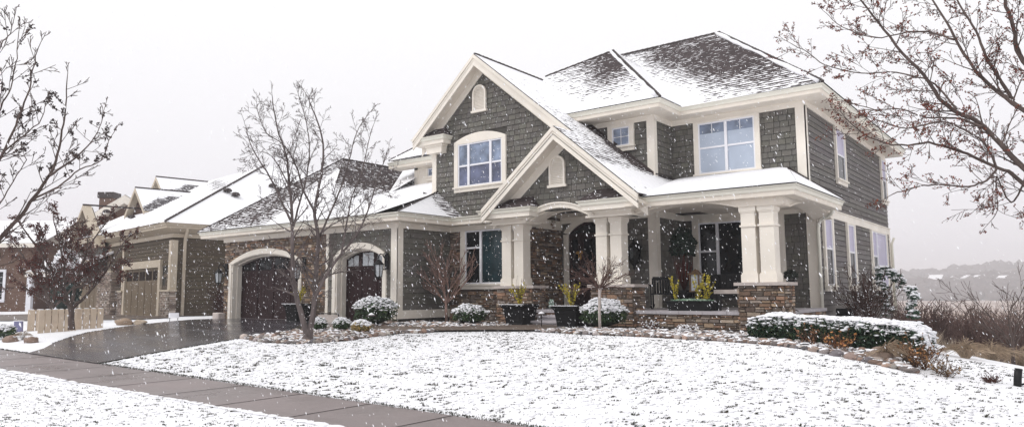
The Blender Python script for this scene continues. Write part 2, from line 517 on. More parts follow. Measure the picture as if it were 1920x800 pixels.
# ---- arch helpers
def arc(cx, hw, v_spring, rise, n=18):
    """points of a segmental arch from left to right"""
    R = (hw * hw + rise * rise) / (2 * rise); cz = v_spring + rise - R; a = math.asin(hw / R)
    return [(cx + R * math.sin(t), cz + R * math.cos(t)) for t in [-a + 2 * a * i / n for i in range(n + 1)]]
def arch_band(mb, fr, cx, hw, vs, rise, w, n0, n1, mi=0, n=18, endw=None):
    inn = arc(cx, hw, vs, rise, n); out = arc(cx, hw + (endw if endw is not None else w), vs + (0 if endw is None else w * .35), rise + w * (1 if endw is None else .8), n)
    for i in range(n):
        mb.fprism(fr, [inn[i], inn[i + 1], out[i + 1], out[i]], n0, n1, mi)
def in_arch(cx, hw, vs, rise):
    R = (hw * hw + rise * rise) / (2 * rise); cz = vs + rise - R
    return lambda u, v: abs(u - cx) < hw and (v < vs or (u - cx) ** 2 + (v - cz) ** 2 < R * R)

# ---- garage walls
ZG = -.93
D1 = (-23.36, 2.10, 1.12, .36); D2 = (-18.12, 1.14, 1.14, .31)      # centre, half width, spring, rise of each opening
F = front(15.45); b = MB()
def wall_with_arches(mb, fr, u0, u1, v0, v1, arches, n0, n1, mi):
    us = u0
    for cx, hw, vs, rise in arches:
        mb.fbox(fr, us, cx - hw, v0, v1, n0, n1, mi)
        a = arc(cx, hw, vs, rise, 16)
        for i in range(16):
            mb.fprism(fr, [a[i], a[i + 1], (a[i + 1][0], v1), (a[i][0], v1)], n0, n1, mi)
        us = cx + hw
    mb.fbox(fr, us, u1, v0, v1, n0, n1, mi)
wall_with_arches(b, F, -25.98, -16.36, ZG - .2, 2.4, [D1, D2], -.3, 0, 1)
b.box(-25.98, -16.36, 15.95, 22, ZG - .2, 2.5, 1)
i1 = in_arch(D1[0], D1[1] + .1, D1[2], D1[3] + .1); i2 = in_arch(D2[0], D2[1] + .1, D2[2], D2[3] + .1)
stones(b, F, -25.98, -19.8, ZG - .1, 2.02, 21, [i1, i2], mi=2)
stones(b, Fr((-26.0, 0, 0), (0, 1, 0), (-1, 0, 0)), 15.45, 20, ZG - .1, 2.0, 22, mi=2)
hb(b, 'garage_wall', [SH, M['mortar'], M['stone']])
b = MB()
shingles(b, F, [(-19.66, -.6), (-16.55, -.6), (-16.55, 2.02), (-19.66, 2.02)], seed=8, holes=[i2])
# clip tiles of the arch head: they sit behind the door recess otherwise
hb(b, 'garage_shingle_wall', [SH])
b = MB(); G = rside(-16.35)
b.fbox(G, 15.5, 17.8, ZG - .1, 2.4, -.1, 0, 1)
shingles(b, G, [(15.62, -.52), (17.8, -.52), (17.8, 2.02), (15.62, 2.02)], seed=9, wmin=.5, wmax=1.4, var=.1)
hb(b, 'garage_side_wall', [SH, M['back']])
# garage trim: base boards, corner boards, frieze
b = MB()
b.fbox(rside(-16.35), 15.40, 17.78, -.78, -.52, 0, .05)
b.fbox(front(15.45), -16.62, -16.31, -.78, 2.0, 0, .05)
b.fbox(rside(-16.35), 15.40, 15.62, -.52, 2.0, 0, .045)
b.cut(); b.fbox(front(15.45), -19.82, -19.68, -.62, 2.0, 0, .03)
b.fbox(front(15.45), -19.82, -19.66, -.9, -.62, .0, .05)
hb(b, 'corner_board', TR)
b = MB()
b.sweep([(-26.02, 22, 0), (-26.02, 15.43, 0), (-16.33, 15.43, 0), (-16.33, 17.78, 0)][::1], [(0, 2.0), (.05, 2.0), (.05, 2.2), (.08, 2.22), (.08, 2.3), (0, 2.3)])
hb(b, 'frieze_board', TR)

def garage_door(D, w_out, seed, ncol):
    cx, hw, vs, rise = D
    F = front(15.45); b = MB()
    fd = front(15.82)
    # outer casing proud of the wall, then stepped jamb
    b.fbox(F, cx - hw - w_out, cx - hw, ZG, vs + .04, -.0, .07); b.fbox(F, cx + hw, cx + hw + w_out, ZG, vs + .04, .0, .07)
    arch_band(b, F, cx, hw, vs, rise, w_out, 0, .07, endw=w_out)
    J = .08
    b.fbox(F, cx - hw, cx - hw + .05, ZG, vs, -.16, .03); b.fbox(F, cx + hw - .05, cx + hw, ZG, vs, -.16, .03)
    arch_band(b, F, cx, hw - .05, vs, rise - .03, .05, -.16, .03)
    b.fbox(F, cx - hw, cx - hw + J, ZG, vs, -.40, -.16); b.fbox(F, cx + hw - J, cx + hw, ZG, vs, -.40, -.16)
    arch_band(b, F, cx, hw - J, vs - .02, rise - .06, J, -.40, -.16)
    fr_ = hb(b, 'garage_surround', TR)
    b = MB()
    a = arc(cx, hw - J + .03, vs - .02, rise - .05, 14)
    u0 = cx - hw + J - .03; u1 = cx + hw - J + .03
    b.fprism(fd, [(u0, ZG + .03), (u1, ZG + .03)] + a[::-1], -.06, 0)
    # vertical carriage-door boards and rails
    W = (u1 - u0) / ncol
    for i in range(ncol):
        x0 = u0 + i * W; nb = 4
        for j in range(nb):
            xa = x0 + .07 + j * (W - .14) / nb; xb = xa + (W - .14) / nb - .012
            b.fbox(fd, xa, xb, ZG + .15, .78, 0, .012, ch=.004)
        b.fbox(fd, x0 + .004, x0 + .075, ZG + .03, 1.12, 0, .035); b.fbox(fd, x0 + W - .075, x0 + W - .004, ZG + .03, 1.12, 0, .035)
        b.fbox(fd, x0 + .075, x0 + W - .075, ZG + .03, ZG + .16, 0, .03)
        b.fbox(fd, x0 + .075, x0 + W - .075, .78, .88, 0, .03)
    arch_band(b, fd, cx, hw - J - .1, vs - .04, rise - .07, .12, 0, .03)
    d = hb(b, 'garage_door', M['doorred'])
    b = MB()
    for i in range(ncol):
        x0 = u0 + i * W
        for j in range(2):
            xa = x0 + .09 + j * (W - .18) / 2; xb = xa + (W - .18) / 2 - .03
            top = min(1.05 + .28 * (1 - ((xa + xb) / 2 - cx) ** 2 / hw ** 2), 1.33)
            b.fbox(fd, xa, xb, .90, top, 0, .008)
    g = hb(b, 'pane', M['gl_lamp' if seed else 'gl_dark']); g.parent = d
    return d
garage_door(D1, .17, 0, 4); garage_door(D2, .16, 1, 3)
b = MB(); b.box(-25.4, -21.3, 15.80, 15.87, ZG - .02, ZG + .03); b.cut(); b.box(-19.2, -17.1, 15.80, 15.87, ZG - .02, ZG + .03)
hb(b, 'threshold', M['concrete'])

# ---- study wall (stone)
b = MB(); F = front(17.8)
b.box(-16.36, -13.22, 17.82, 24, ZG - .2, 2.4, 1)
stones(b, F, -16.33, -13.2, ZG - .1, 2.02, 31, [lambda u, v: -15.8 < u < -13.95 and .02 < v < 2.0], mi=0)
stones(b, rside(-13.2), 17.78, 19.8, -.48, 2.3, 32)
hb(b, 'stone_wall', [M['stone'], M['mortar']])
# ---- porch back walls
b = MB(); F = front(19.77)
b.fbox(F, -13.2, -9.80, -.6, 2.5, -.3, 0, 1)
shingles(b, F, [(-13.2, -.5), (-9.98, -.5), (-9.98, 2.25), (-13.2, 2.25)], seed=11, holes=[(-12.95, -10.85, -1, 2.0)])
b.fbox(rside(-9.78), 19.8, 21.6, -.6, 2.5, -.3, 0, 1)
shingles(b, rside(-9.78), [(19.95, -.5), (21.6, -.5), (21.6, 2.25), (19.95, 2.25)], seed=12)
b.fbox(front(21.6), -9.78, -5.7, -.6, 2.5, -.1, 0, 1)
shingles(b, front(21.6), [(-9.78, -.5), (-5.9, -.5), (-5.9, 2.25), (-9.78, 2.25)], seed=13, holes=[(-9.3, -6.7, .1, 2.1)])
hb(b, 'porch_wall', [SH, M['back']])
b = MB()
b.fbox(front(19.77), -10.02, -9.75, -.49, 2.25, 0, .05); b.fbox(rside(-9.78), 19.72, 19.95, -.49, 2.25, 0, .045)
b.cut(); b.fbox(front(21.6), -5.93, -5.63, -.49, 2.3, 0, .05); b.fbox(rside(-5.67), 21.55, 21.72, -1.0, 2.18, 0, .045)
# upper corner boards
b.cut(); b.fbox(front(19.77), -9.98, -9.75, 2.7, 5.22, 0, .05); b.fbox(rside(-9.78), 19.72, 19.92, 2.9, 5.22, 0, .045)
b.cut(); b.fbox(front(21.0), -5.92, -5.63, 2.75, 5.22, 0, .05); b.fbox(rside(-5.67), 20.95, 21.08, 2.40, 5.22, 0, .045)
b.cut(); b.fbox(front(17.85), -17.19, -17.0, 2.9, 5.3, 0, .05)
hb(b, 'corner_board', TR)
b = MB()
prof = [(0, 5.2), (.045, 5.2), (.045, 5.40), (0, 5.40)]
b.sweep([(-13.6, 19.77, 0), (-9.78, 19.77, 0), (-9.78, 21.0, 0), (-5.67, 21.0, 0), (-5.67, 32.05, 0)], prof)
b.cut(); b.sweep([(-21.25, 21, 0), (-17.0, 21, 0)], [(0, 5.05), (.05, 5.05), (.05, 5.3), (0, 5.3)])
b.cut(); b.sweep([(-13.2, 19.77, 0), (-9.78, 19.77, 0), (-9.78, 21.6, 0), (-5.67, 21.6, 0)], [(0, 2.22), (.06, 2.22), (.06, 2.5), (0, 2.5)])
b.cut(); b.sweep([(-16.33, 17.8, 0), (-13.2, 17.8, 0), (-13.2, 19.75, 0)], [(0, 2.0), (.05, 2.0), (.05, 2.3), (0, 2.3)])
hb(b, 'frieze_board', TR)
b = MB()    # belt course on the side wall
b.fbox(rside(-5.67), 21.05, 32.06, 2.17, 2.40, 0, .045); b.fbox(rside(-5.67), 21.05, 32.08, 2.395, 2.43, 0, .07)
b.fbox(rside(-5.67), 31.86, 32.06, -1.0, 2.17, 0, .045)
hb(b, 'belt_course', TR)

# ------------------------------------------------------------------ eaves: gutter + fascia + soffit
GP = [(0, 0), (.012, -.012), (0, -.03), (-.035, -.055), (-.055, -.125), (-.12, -.13), (-.12, 0)]
def eave(path, z, wall_out, sof=None):
    b = MB(); b.sweep([(x, y, z) for x, y in path], GP); hb(b, 'gutter', M['gutter'])
    b = MB(); b.sweep([(x, y, z) for x, y in path], [(-.11, .0), (-.085, -.128), (-.085, -.235), (-.10, -.25), (-wall_out, -.25), (-wall_out, -.22), (-.14, -.215), (-.14, 0)])
    return hb(b, 'soffit', M['soffit'])
# main roof
eave([(-22.2, 20.31), (-17.3, 20.31)], 5.38, .74)
eave([(-12.45, 18.89), (-9.10, 18.89), (-9.10, 20.31), (-4.98, 20.31), (-4.98, 32.69), (-9, 32.69)], 5.61, .92)
eave([(-27.1, 19), (-27.1, 14.87), (-15.76, 14.87), (-15.76, 17.22), (-13.85, 17.22)], 2.42, .62)
eave([(-8.62, 16.37), (-8.62, 16.75), (-4.78, 16.75), (-4.78, 21.15)], 2.42, .36)

# ------------------------------------------------------------------ roofs
def roof_face(mb, pts, snow, eave_dir=None, cell=.4):
    """tessellated roof plane with UVs in metres and a snow amount per corner"""
    P = [Vector(p) for p in pts]
    n = (P[1] - P[0]).cross(P[2] - P[0]).normalized()
    if n.z < 0: n = -n
    u = Vector((0, 0, 1)).cross(n)
    u = u.normalized() if u.length > 1e-4 else Vector((1, 0, 0))
    v = n.cross(u)
    O = P[0]
    poly = ccw([((p - O).dot(u), (p - O).dot(v)) for p in P])
    us = [p[0] for p in poly]; vs = [p[1] for p in poly]
    i0 = math.floor(min(us) / cell); i1 = math.ceil(max(us) / cell); j0 = math.floor(min(vs) / cell); j1 = math.ceil(max(vs) / cell)
    for i in range(i0, i1):
        for j in range(j0, j1):
            q = clip([(i * cell, j * cell), ((i + 1) * cell, j * cell), ((i + 1) * cell, (j + 1) * cell), (i * cell, (j + 1) * cell)], poly)
            if len(q) < 3: continue
            w = [O + u * a + v * c for a, c in q]
            base = len(mb.v); mb.v.extend(tuple(x) for x in w)
            mb.f.append([base + k for k in range(len(q))]); mb.m.append(0); mb.c.append((1, 1, 1)); mb.sm.append(False)
            mb.uv.extend((a + O.dot(u), c + O.z * 1.0) for a, c in q); mb.sn.extend(snow(x) for x in w)
def roof_mb():
    m = MB(); m.uv = []; m.sn = []; return m
def roof_build(mb, name, mat, hbf=None):
    o = (hbf or hb)(mb, name, mat)
    me = o.data
    uvl = me.uv_layers.new(name='UVMap')
    uvl.data.foreach_set('uv', [x for t in mb.uv for x in t])
    at = me.attributes.new('snow', 'FLOAT', 'CORNER')
    at.data.foreach_set('value', [float(x) for x in mb.sn])
    return o
E_ = .006
def up(pts, d=E_): return [(x, y, z + d) for x, y, z in pts]
R_MAIN = .82
# main hip
A0 = (-4.95, 20.28, 5.62); A1 = (-9.58, 24.95, 9.40)
mainR = [((-22.1, 20.28, 5.45), A0, A1, (-15.8, 24.95, 9.40)),
         (A0, (-4.95, 32.72, 5.62), (-9.58, 28.1, 9.40), A1),
         (A1, (-9.58, 28.1, 9.40), (-15.8, 28.1, 9.40), (-15.8, 24.95, 9.40)),
         ((-4.95, 32.72, 5.62), (-22.1, 32.72, 5.62), (-15.8, 28.1, 9.4), (-9.58, 28.1, 9.4)),
         ((-22.1, 32.72, 5.5), (-22.1, 20.28, 5.45), (-15.8, 24.95, 9.4), (-15.8, 28.1, 9.4))]
def s_main(p):
    d = p.y - 20.28                      # distance from the eave
    v = (p.x + 9.1) - .98 * (p.y - 20.3) * -1   # distance right of the valley, valley runs up-left
    s = .86 - .36 * d - .085 * (p.x + 9)
    val = abs(p.x + 9.1 + (p.y - 20.3) * 1.25)
    s = max(s, 1.15 - .42 * val)
    return max(.16, min(1.15, s)) + (.1 if p.y > 24.3 else 0)
b = roof_mb(); roof_face(b, up(mainR[0]), lambda p: s_main(p) if p.x > -17 else .95); roof_face(b, up(mainR[1]), lambda p: .35)
roof_face(b, up(mainR[2]), lambda p: .8); roof_face(b, up(mainR[3]), lambda p: .8); roof_face(b, up(mainR[4]), lambda p: .8)
roof_build(b, 'roof', M['roof'])
# bay hip
B0 = (-9.08, 18.86, 5.62); B1 = (-12.5, 22.27, 8.62); B2 = (-14.93, 21.45, 7.93)
bayF = (B0, B1, B2, (-15.2, 18.86, 5.62))
b = roof_mb()
def s_bay(p):
    d = (p.y - 18.86); lft = (p.x + 15.0) - 0
    s = .95 - .36 * d + .26 * max(0, (-12.0 - p.x))
    return max(.14, min(1.15, s))
roof_face(b, up(bayF[:3]), s_bay); roof_face(b, up([B0, B2, (-15.2, 18.86, 5.62)]), s_bay)
roof_face(b, up([B0, (-9.08, 24.5, 5.62), (-12.5, 24.5, 8.62), B1]), lambda p: 1.1 if p.z < 8.2 else .7)
roof_face(b, up([B1, (-12.5, 24.6, 8.62), (-17.5, 24.6, 6.5), B2]), lambda p: .8)
roof_build(b, 'bay_roof', M['roof'])
# big gable, its right slope runs on down over the entry
def zr(x): return 7.75 - .825 * (x + 14.93)
b = roof_mb()
def s_gab(p):
    s = .98 - .10 * max(0, p.x + 13.2)
    if p.x > -13.2: s -= .10
    dw = 19.77 - p.y if p.x < -9.78 else 21 - p.y
    if dw < .75: s = .12 if p.x > -12.6 else s
    if p.x > -9.6: s = 1.05
    return s
RX = -14.93
roof_face(b, up([(RX, 17.38, 7.75), (RX, 22.0, 7.75), (-11.12, 22.0, zr(-11.12)), (-11.12, 17.38, zr(-11.12))]), s_gab)
roof_face(b, up([(-11.12, 16.33, zr(-11.12)), (-11.12, 21.0, zr(-11.12)), (-8.55, 21.0, zr(-8.55)), (-8.55, 16.33, zr(-8.55))]), s_gab)
roof_face(b, up([(RX, 17.38, 7.75), (-17.75, 17.38, 5.26), (-17.75, 22, 5.26), (RX, 22, 7.75)]), lambda p: .8)
roof_face(b, up([(-11.12, 16.33, zr(-11.12)), (-13.74, 16.33, 2.44), (-13.74, 17.84, 2.44), (-11.12, 17.84, zr(-11.12))]), lambda p: .8)
roof_build(b, 'gable_roof', M['roof'])
b = MB()
b.cut(); b.slab([(RX, 17.40, 7.745), (RX, 21.9, 7.745), (-11.14, 21.9, zr(-11.14) - .005), (-11.14, 17.40, zr(-11.14) - .005)], .10)
b.cut(); b.slab([(-11.12, 16.35, zr(-11.12) - .005), (-11.12, 19.7, zr(-11.12) - .005), (-8.6, 19.7, zr(-8.6) - .005), (-8.6, 16.35, zr(-8.6) - .005)], .10)
b.cut(); b.slab([(RX, 17.40, 7.74), (-17.72, 17.40, 5.26), (-17.72, 21.5, 5.26), (RX, 21.5, 7.74)], .10)
b.cut(); b.slab([(-11.12, 16.35, zr(-11.12) - .01), (-13.70, 16.35, 2.46), (-13.70, 17.84, 2.46), (-11.12, 17.84, zr(-11.12) - .01)], .10)
hb(b, 'roof_deck', M['copper'])
# porch roof
b = roof_mb()
roof_face(b, up([(-8.75, 16.72, 2.43), (-4.76, 16.72, 2.43), (-6.17, 21, 3.44), (-9.78, 21, 3.44)]), lambda p: 1.45)
roof_face(b, up([(-4.76, 16.72, 2.43), (-4.76, 21.12, 2.43), (-6.17, 21.05, 3.44)]), lambda p: 1.45 if p.z < 3.2 else .9)
roof_build(b, 'porch_roof', M['roof'])
b = MB(); b.cut(); b.slab([(-4.80, 21.10, 2.42), (-5.66, 21.10, 2.42), (-5.66, 21.10, 3.04), (-5.72, 21.10, 3.08)], .03)
hb(b, 'roof_deck', M['copper'])
b = MB()   # snow lying on the porch roof, with a rounded lip at the eave
def snow_sheet(P, th, nu=34, nv=12):
    a, c, d, e = [Vector(p) for p in P]; g = []
    for j in range(nv + 1):
        for i in range(nu + 1):
            u = i / nu; v = j / nv; p = a.lerp(c, u).lerp(e.lerp(d, u), v); ed = min(1, v * 5, u * 12 + .25, (1 - u) * 12 + .25)
            h = th * (ed ** .45) * (1 + .25 * noise.noise(Vector((p.x * 1.3, p.y * 1.3, 2)))) + .006
            g.append(tuple(p + Vector((0, -.03 * (1 - v) if v < .1 else 0, h))))
    b.add(g, [(j * (nu + 1) + i, j * (nu + 1) + i + 1, (j + 1) * (nu + 1) + i + 1, (j + 1) * (nu + 1) + i) for j in range(nv) for i in range(nu)], 0, (1, 1, 1), True)
snow_sheet([(-8.72, 16.73, 2.435), (-4.78, 16.73, 2.435), (-6.20, 20.9, 3.43), (-9.7, 20.9, 3.43)], .07)
hb(b, 'snow_layer', M['snow'])
b = MB()   # dark flashing where porch roof and gable roof meet the walls
b.fbox(front(21.0), -9.75, -6.15, 3.40, 3.50, .02, .07); b.tube([(-6.17, 20.93, 3.47), (-5.63, 20.93, 3.08)], .035, 4, smooth=False); b.tube([(-5.60, 21.12, 3.05), (-4.78, 21.14, 2.47)], .03, 4, smooth=False)
P0 = (-12.6, zr(-12.6)); P1 = (-9.78, zr(-9.78))
b.cut(); b.fprism(front(19.77), [P0, P1, (P1[0], P1[1] + .10), (P0[0], P0[1] + .10)], .02, .06)
b.cut(); b.tube([(-9.74, 19.75, zr(-9.78) + .03), (-9.74, 21.0, zr(-9.78) + .02)], .03, 4, smooth=False)
hb(b, 'flashing', M['copper'])
# garage roofs
AP = (-23.18, 18.8, 5.44)
b = roof_mb()
def s_gl(p):
    s = .30 + .16 * max(0, p.x + 23.6)
    if p.x > -22.4: s = .85
    return s + .25 * max(0, .5 - (p.y - 14.85))
roof_face(b, up([(-27.13, 14.84, 2.43), (-19.2, 14.84, 2.43), AP]), s_gl)
roof_face(b, up([(-19.2, 14.84, 2.43), (-19.2, 22, 2.43), (-23.18, 22, 5.44), AP]), lambda p: .95 - .75 * ss((p.z - 3.6) / .6) if p.y > 16.5 else .7)
roof_face(b, up([(-27.13, 14.84, 2.43), (-27.13, 24, 2.43), (-23.18, 24, 5.44), AP]), lambda p: .7)
roof_face(b, up([(-19.3, 14.84, 2.43), (-15.73, 14.84, 2.43), (-16.95, 17.82, 3.41), (-17.15, 21, 4.46), (-21.9, 21, 4.46)]), lambda p: 1.15)
roof_face(b, up([(-15.73, 14.84, 2.43), (-15.73, 17.83, 2.43), (-16.95, 17.82, 3.41)]), lambda p: 1.05 if p.y < 17.2 else .5)
roof_face(b, up([(-21.9, 19.5, 3.95), (-23.3, 22.2, 5.45), (-21.1, 22.2, 5.45), (-21.1, 19.5, 3.95)]), lambda p: 1.2)
roof_build(b, 'garage_roof', M['roof'])
b = MB()
b.cut(); b.slab([(-17.6, 17.83, 3.35), (-16.55, 17.83, 3.02), (-16.55, 17.80, 3.12), (-17.6, 17.80, 3.48)], .02)
hb(b, 'roof_deck', M['copper'])
b = MB()   # short rake board over the skirt roof, and hip/ridge caps
b.fprism(front(17.72), [(-17.75, 3.25), (-16.95, 3.42), (-16.95, 3.25)], 0, .06)
hb(b, 'rake_board', TR)
b = MB()
def capline(p, q, r=.028, mi=0):
    b.cut()
    p = Vector(p); q = Vector(q); d = (q - p); n = max(2, int(d.length / .22))
    for i in range(n):
        a = p + d * (i / n); c = p + d * ((i + 1.15) / n)
        b.tube([tuple(a + Vector((0, 0, .004))), tuple(c + Vector((0, 0, .022)))], [r * 1.5, r * 1.5], 4, mi, smooth=False)
capline(A0, A1); capline((-15.8, 24.95, 9.4), A1); capline(B0, B1); capline((RX, 17.4, 7.75), (RX, 21.6, 7.75)); capline(B2, B1)
capline((-27.1, 14.87, 2.43), AP); capline(AP, (-23.18, 22, 5.44)); capline((-15.75, 14.87, 2.43), (-16.95, 17.8, 3.41), .02)
capline((-22.1, 20.3, 5.45), (-15.8, 24.95, 9.4))
hb(b, 'ridge_cap', M['copper'])
b = MB()   # snow lodged along the left side of the hips
def snowline(p, q, off, r=.05):
    b.cut()
    p = Vector(p) + Vector(off); q = Vector(q) + Vector(off); pts = []; n = 16
    for i in range(n + 1):
        t = i / n; pts.append(tuple(p.lerp(q, t) + Vector((rng.uniform(-.02, .02), 0, rng.uniform(-.005, .01)))))
    b.tube(pts, [r * rng.uniform(.5, 1.2) for _ in pts], 5)
snowline(A0, A1, (-.14, .0, .03), .075); snowline(B0, B1, (-.14, 0, .03), .07)
hb(b, 'snow_ridge', M['snow'])

# ------------------------------------------------------------------ gable rakes
def rake(yf, ap, el, er, yw, w=.27):
    """fascia boards (front plane yf), soffit back to the wall yw, frieze on the wall; ap/el/er = (x, z)"""
    F = front(yf)
    b = MB(); sb = MB()
    for (p, q) in ((el, ap), (ap, er)):
        b.cut(); sb.cut(); dx = q[0] - p[0]; dz = q[1] - p[1]; L = math.hypot(dx, dz); nx, nz = dz / L, -dx / L
        if nz > 0: nx, nz = -nx, -nz
        def off(pt, d): return (pt[0], pt[1] - d * L / abs(dx))
        b.fprism(F, [off(p, .015), off(q, .015), off(q, w), off(p, w)], -.03, .02)
        b.fprism(F, [off(p, .01), off(q, .01), off(q, .105), off(p, .105)], .02, .055)
        b.fprism(F, [off(p, .13), off(q, .13), off(q, .17), off(p, .17)], .02, .032)
        # soffit
        FW = front(yw)
        sb.fprism(FW, [off(p, .14), off(q, .14), off(q, .19), off(p, .19)], 0, yw - yf + .02)
        pi = p; qi = q
        b.fprism(FW, [off(pi, .19), off(qi, .19), off(qi, .42), off(pi, .42)], .02, .045)
    hb(b, 'rake_board', TR); hb(sb, 'rake_soffit', M['soffit'])
rake(17.38, (RX, 7.74), (-17.70, 5.29), (-11.0, zr(-11.0) - .01), 17.85, .30)
rake(16.33, (-11.12, zr(-11.12) - .01), (-13.72, 2.45), (-8.56, zr(-8.56) - .01), 16.9, .30)
# entry gable wall
b = MB(); F = front(16.9)
poly = [(-13.3, 2.3), (-8.95, 2.3), (-11.12, 4.28)]
b.fprism(F, poly, -.12, 0, 1)
shingles(b, F, poly, seed=17)
hb(b, 'entry_gable_wall', [SH, M['back']])
# return eaves with small hipped roofs, and the corbel blocks under them
def ret(x0, x1, yf, yw, z, left_open=True, corb=None):
    b = MB(); b.sweep([(x0, yw - .02, z), (x0, yf, z), (x1, yf, z), (x1, yw - .02, z)], [(-p[0] * -1, p[1]) for p in GP])
    hb(b, 'gutter', M['gutter'])
    b = MB()
    b.box(x0 + .1, x1 - .1, yf + .1, yw - .02, z - .26, z - .02)
    if corb:
        c0, c1 = corb
        b.box(c0 - .05, c1 + .05, yf + .18, yw + .1, z - .33, z - .26)
        b.box(c0, c1, yf + .22, yw + .1, z - .55, z - .33)
    hb(b, 'eave_return', TR)
    b = roof_mb()
    A = (x0 + .02, yf + .02, z + .005); B = (x1 - .02, yf + .02, z + .005); C = (x1 - .3, yw, z + .36); D = (x0 + .3, yw, z + .36); E2 = (x1 - .02, yw, z + .005); F2 = (x0 + .02, yw, z + .005)
    roof_face(b, [A, B, C, D], lambda p: .10); roof_face(b, [B, E2, C], lambda p: .2); roof_face(b, [F2, A, D], lambda p: .1)
    roof_build(b, 'return_roof', M['roof'])
ret(-17.80, -16.25, 17.36, 17.85, 5.28, corb=(-17.25, -16.55))
ret(-13.95, -11.95, 16.33, 16.9, 2.42)
ret(-10.42, -8.62, 16.33, 16.9, 2.42)

# ------------------------------------------------------------------ louvres
def louvre(fr, cx, v0, v1, hw):
    b = MB(); vs = v1 - hw
    b.fbox(fr, cx - hw - .05, cx + hw + .05, v0 - .07, v0, .0, .09)
    b.fbox(fr, cx - hw, cx - hw + .06, v0, vs, .0, .07); b.fbox(fr, cx + hw - .06, cx + hw, v0, vs, 0, .07)
    arch_band(b, fr, cx, hw - .06, vs, hw - .065, .06, 0, .07, n=12)
    fr0 = hb(b, 'vent_frame', TR)
    b = MB(); v = v0 + .01
    b.fbox(fr, cx - hw + .03, cx + hw - .03, v0, vs, .018, .022); b.fprism(fr, arc(cx, hw - .03, vs, hw - .035, 10)[::-1], .018, .022)
    while v < v1 - .07:
        w = hw - .06 if v < vs else math.sqrt(max(.0004, (hw - .06) ** 2 - (v - vs) ** 2))
        a = [fr.p(cx - w, v, .055), fr.p(cx + w, v, .055), fr.p(cx + w, v + .04, .03), fr.p(cx - w, v + .04, .03), fr.p(cx - w, v - .006, .05), fr.p(cx + w, v - .006, .05)]
        b.add(a, [(0, 1, 2, 3), (4, 5, 1, 0), (4, 0, 3), (5, 2, 1)])
        v += .05
    s = hb(b, 'louvre', TR); s.parent = fr0
louvre(front(17.83), -15.05, 5.97, 6.83, .285)
louvre(front(16.88), -11.36, 3.02, 3.87, .27)

# ------------------------------------------------------------------ windows
def window(fr, u0, u1, v0, v1, cols, mats, cas=.13, split=None, hb_=None, sill=True, casm=None, hd=.13, munt=None, arched=0.0, deep=.0, sash=None):
    """cols = fractional widths; mats = pane materials (top, bottom) per column; split = height of meeting rail"""
    hbx = hb_ or hb
    casm = casm or TR; sash = sash or M['white']
    b = MB()
    s = .045; x = u0; W = u1 - u0; edges = [u0]
    for c in cols: x += c * W; edges.append(x)
    n0, n1 = .0, .05
    b.fbox(fr, u0, u1, v1 - s, v1, n0, n1); b.fbox(fr, u0, u1, v0, v0 + s, n0, n1)
    for i, e in enumerate(edges):
        w = s if i in (0, len(edges) - 1) else s * .95
        ua = e if i == 0 else (e - s if i == len(edges) - 1 else e - w)
        ub = e + s if i == 0 else (e if i == len(edges) - 1 else e + w)
        b.fbox(fr, ua, ub, v0 + s, v1 - s, n0, n1 + (.015 if 0 < i < len(edges) - 1 else 0))
    for i in range(len(cols)):
        if split and split[i]:
            b.fbox(fr, edges[i] + s, edges[i + 1] - s, split[i] - .028, split[i] + .028, n0, n1 - .008)
        if munt and munt[i]:
            nx, ny, ya = munt[i]
            xa = edges[i] + s; xb = edges[i + 1] - s; yb = v1 - s
            for k in range(1, nx): b.fbox(fr, xa + (xb - xa) * k / nx - .009, xa + (xb - xa) * k / nx + .009, ya, yb, n0, .034)
            for k in range(1, ny): b.fbox(fr, xa, xb, ya + (yb - ya) * k / ny - .009, ya + (yb - ya) * k / ny + .009, n0, .033)
    wo = hbx(b, 'window', sash)
    b = MB(); ml = []
    for i in range(len(cols)):
        sp = split[i] if split and split[i] else None
        for (a, c, mm) in (((v0 + s, sp, mats[i][1]), (sp, v1 - s, mats[i][0])) if sp else ((v0 + s, v1 - s, mats[i][0]),)):
            if mm not in ml: ml.append(mm)
            b.fbox(fr, edges[i] + s * .5, edges[i + 1] - s * .5, a, c, .002, .02, ml.index(mm))
    p = hbx(b, 'pane', [M[k] for k in ml]); p.parent = wo
    b = MB()
    b.fbox(fr, u0 - cas, u0, v0, v1, 0, .07); b.fbox(fr, u1, u1 + cas, v0, v1, 0, .07)
    if arched:
        a = arc((u0 + u1) / 2, (u1 - u0) / 2 + cas, v1 + hd, arched, 12)
        b.fprism(fr, [(u0 - cas, v1), (u1 + cas, v1)] + a[::-1], 0, .072)
    else:
        b.fbox(fr, u0 - cas, u1 + cas, v1, v1 + hd, 0, .072)
    if sill:
        b.fbox(fr, u0 - cas - .03, u1 + cas + .03, v0 - .05, v0, 0, .12); b.fbox(fr, u0 - cas, u1 + cas, v0 - .17, v0 - .05, 0, .07)
    c = hbx(b, 'casing', casm); c.parent = wo
    return wo
sh_ = .022
# big gable triple window
window(front(17.83), -15.98, -14.10, 3.48, 4.92, [.25, .50, .25], [('gl_blue', 'gl_deep')] * 3, cas=.16, split=[4.18] * 3, hd=.08, arched=.24)
# bay small window
window(front(19.75), -11.18, -10.56, 4.52, 5.12, [1], [('gl_blue',)], cas=.15, hd=.10, munt=[(2, 2, 4.56)])
# upper right double
window(front(20.98), -8.84, -7.09, 3.56, 5.14, [.5, .5], [('gl_blue', 'gl_frost')] * 2, cas=.15, split=[4.36] * 2, hd=.06, munt=[(2, 1, 4.8), (2, 1, 4.8)])
b = MB()
for u0_, u1_ in ((-8.79, -8.01), (-7.92, -7.14)): b.cut(); b.fbox(front(20.98), u0_, u1_, 4.39, 4.80, .021, .026)
hb(b, 'blind', M['gl_frost'])
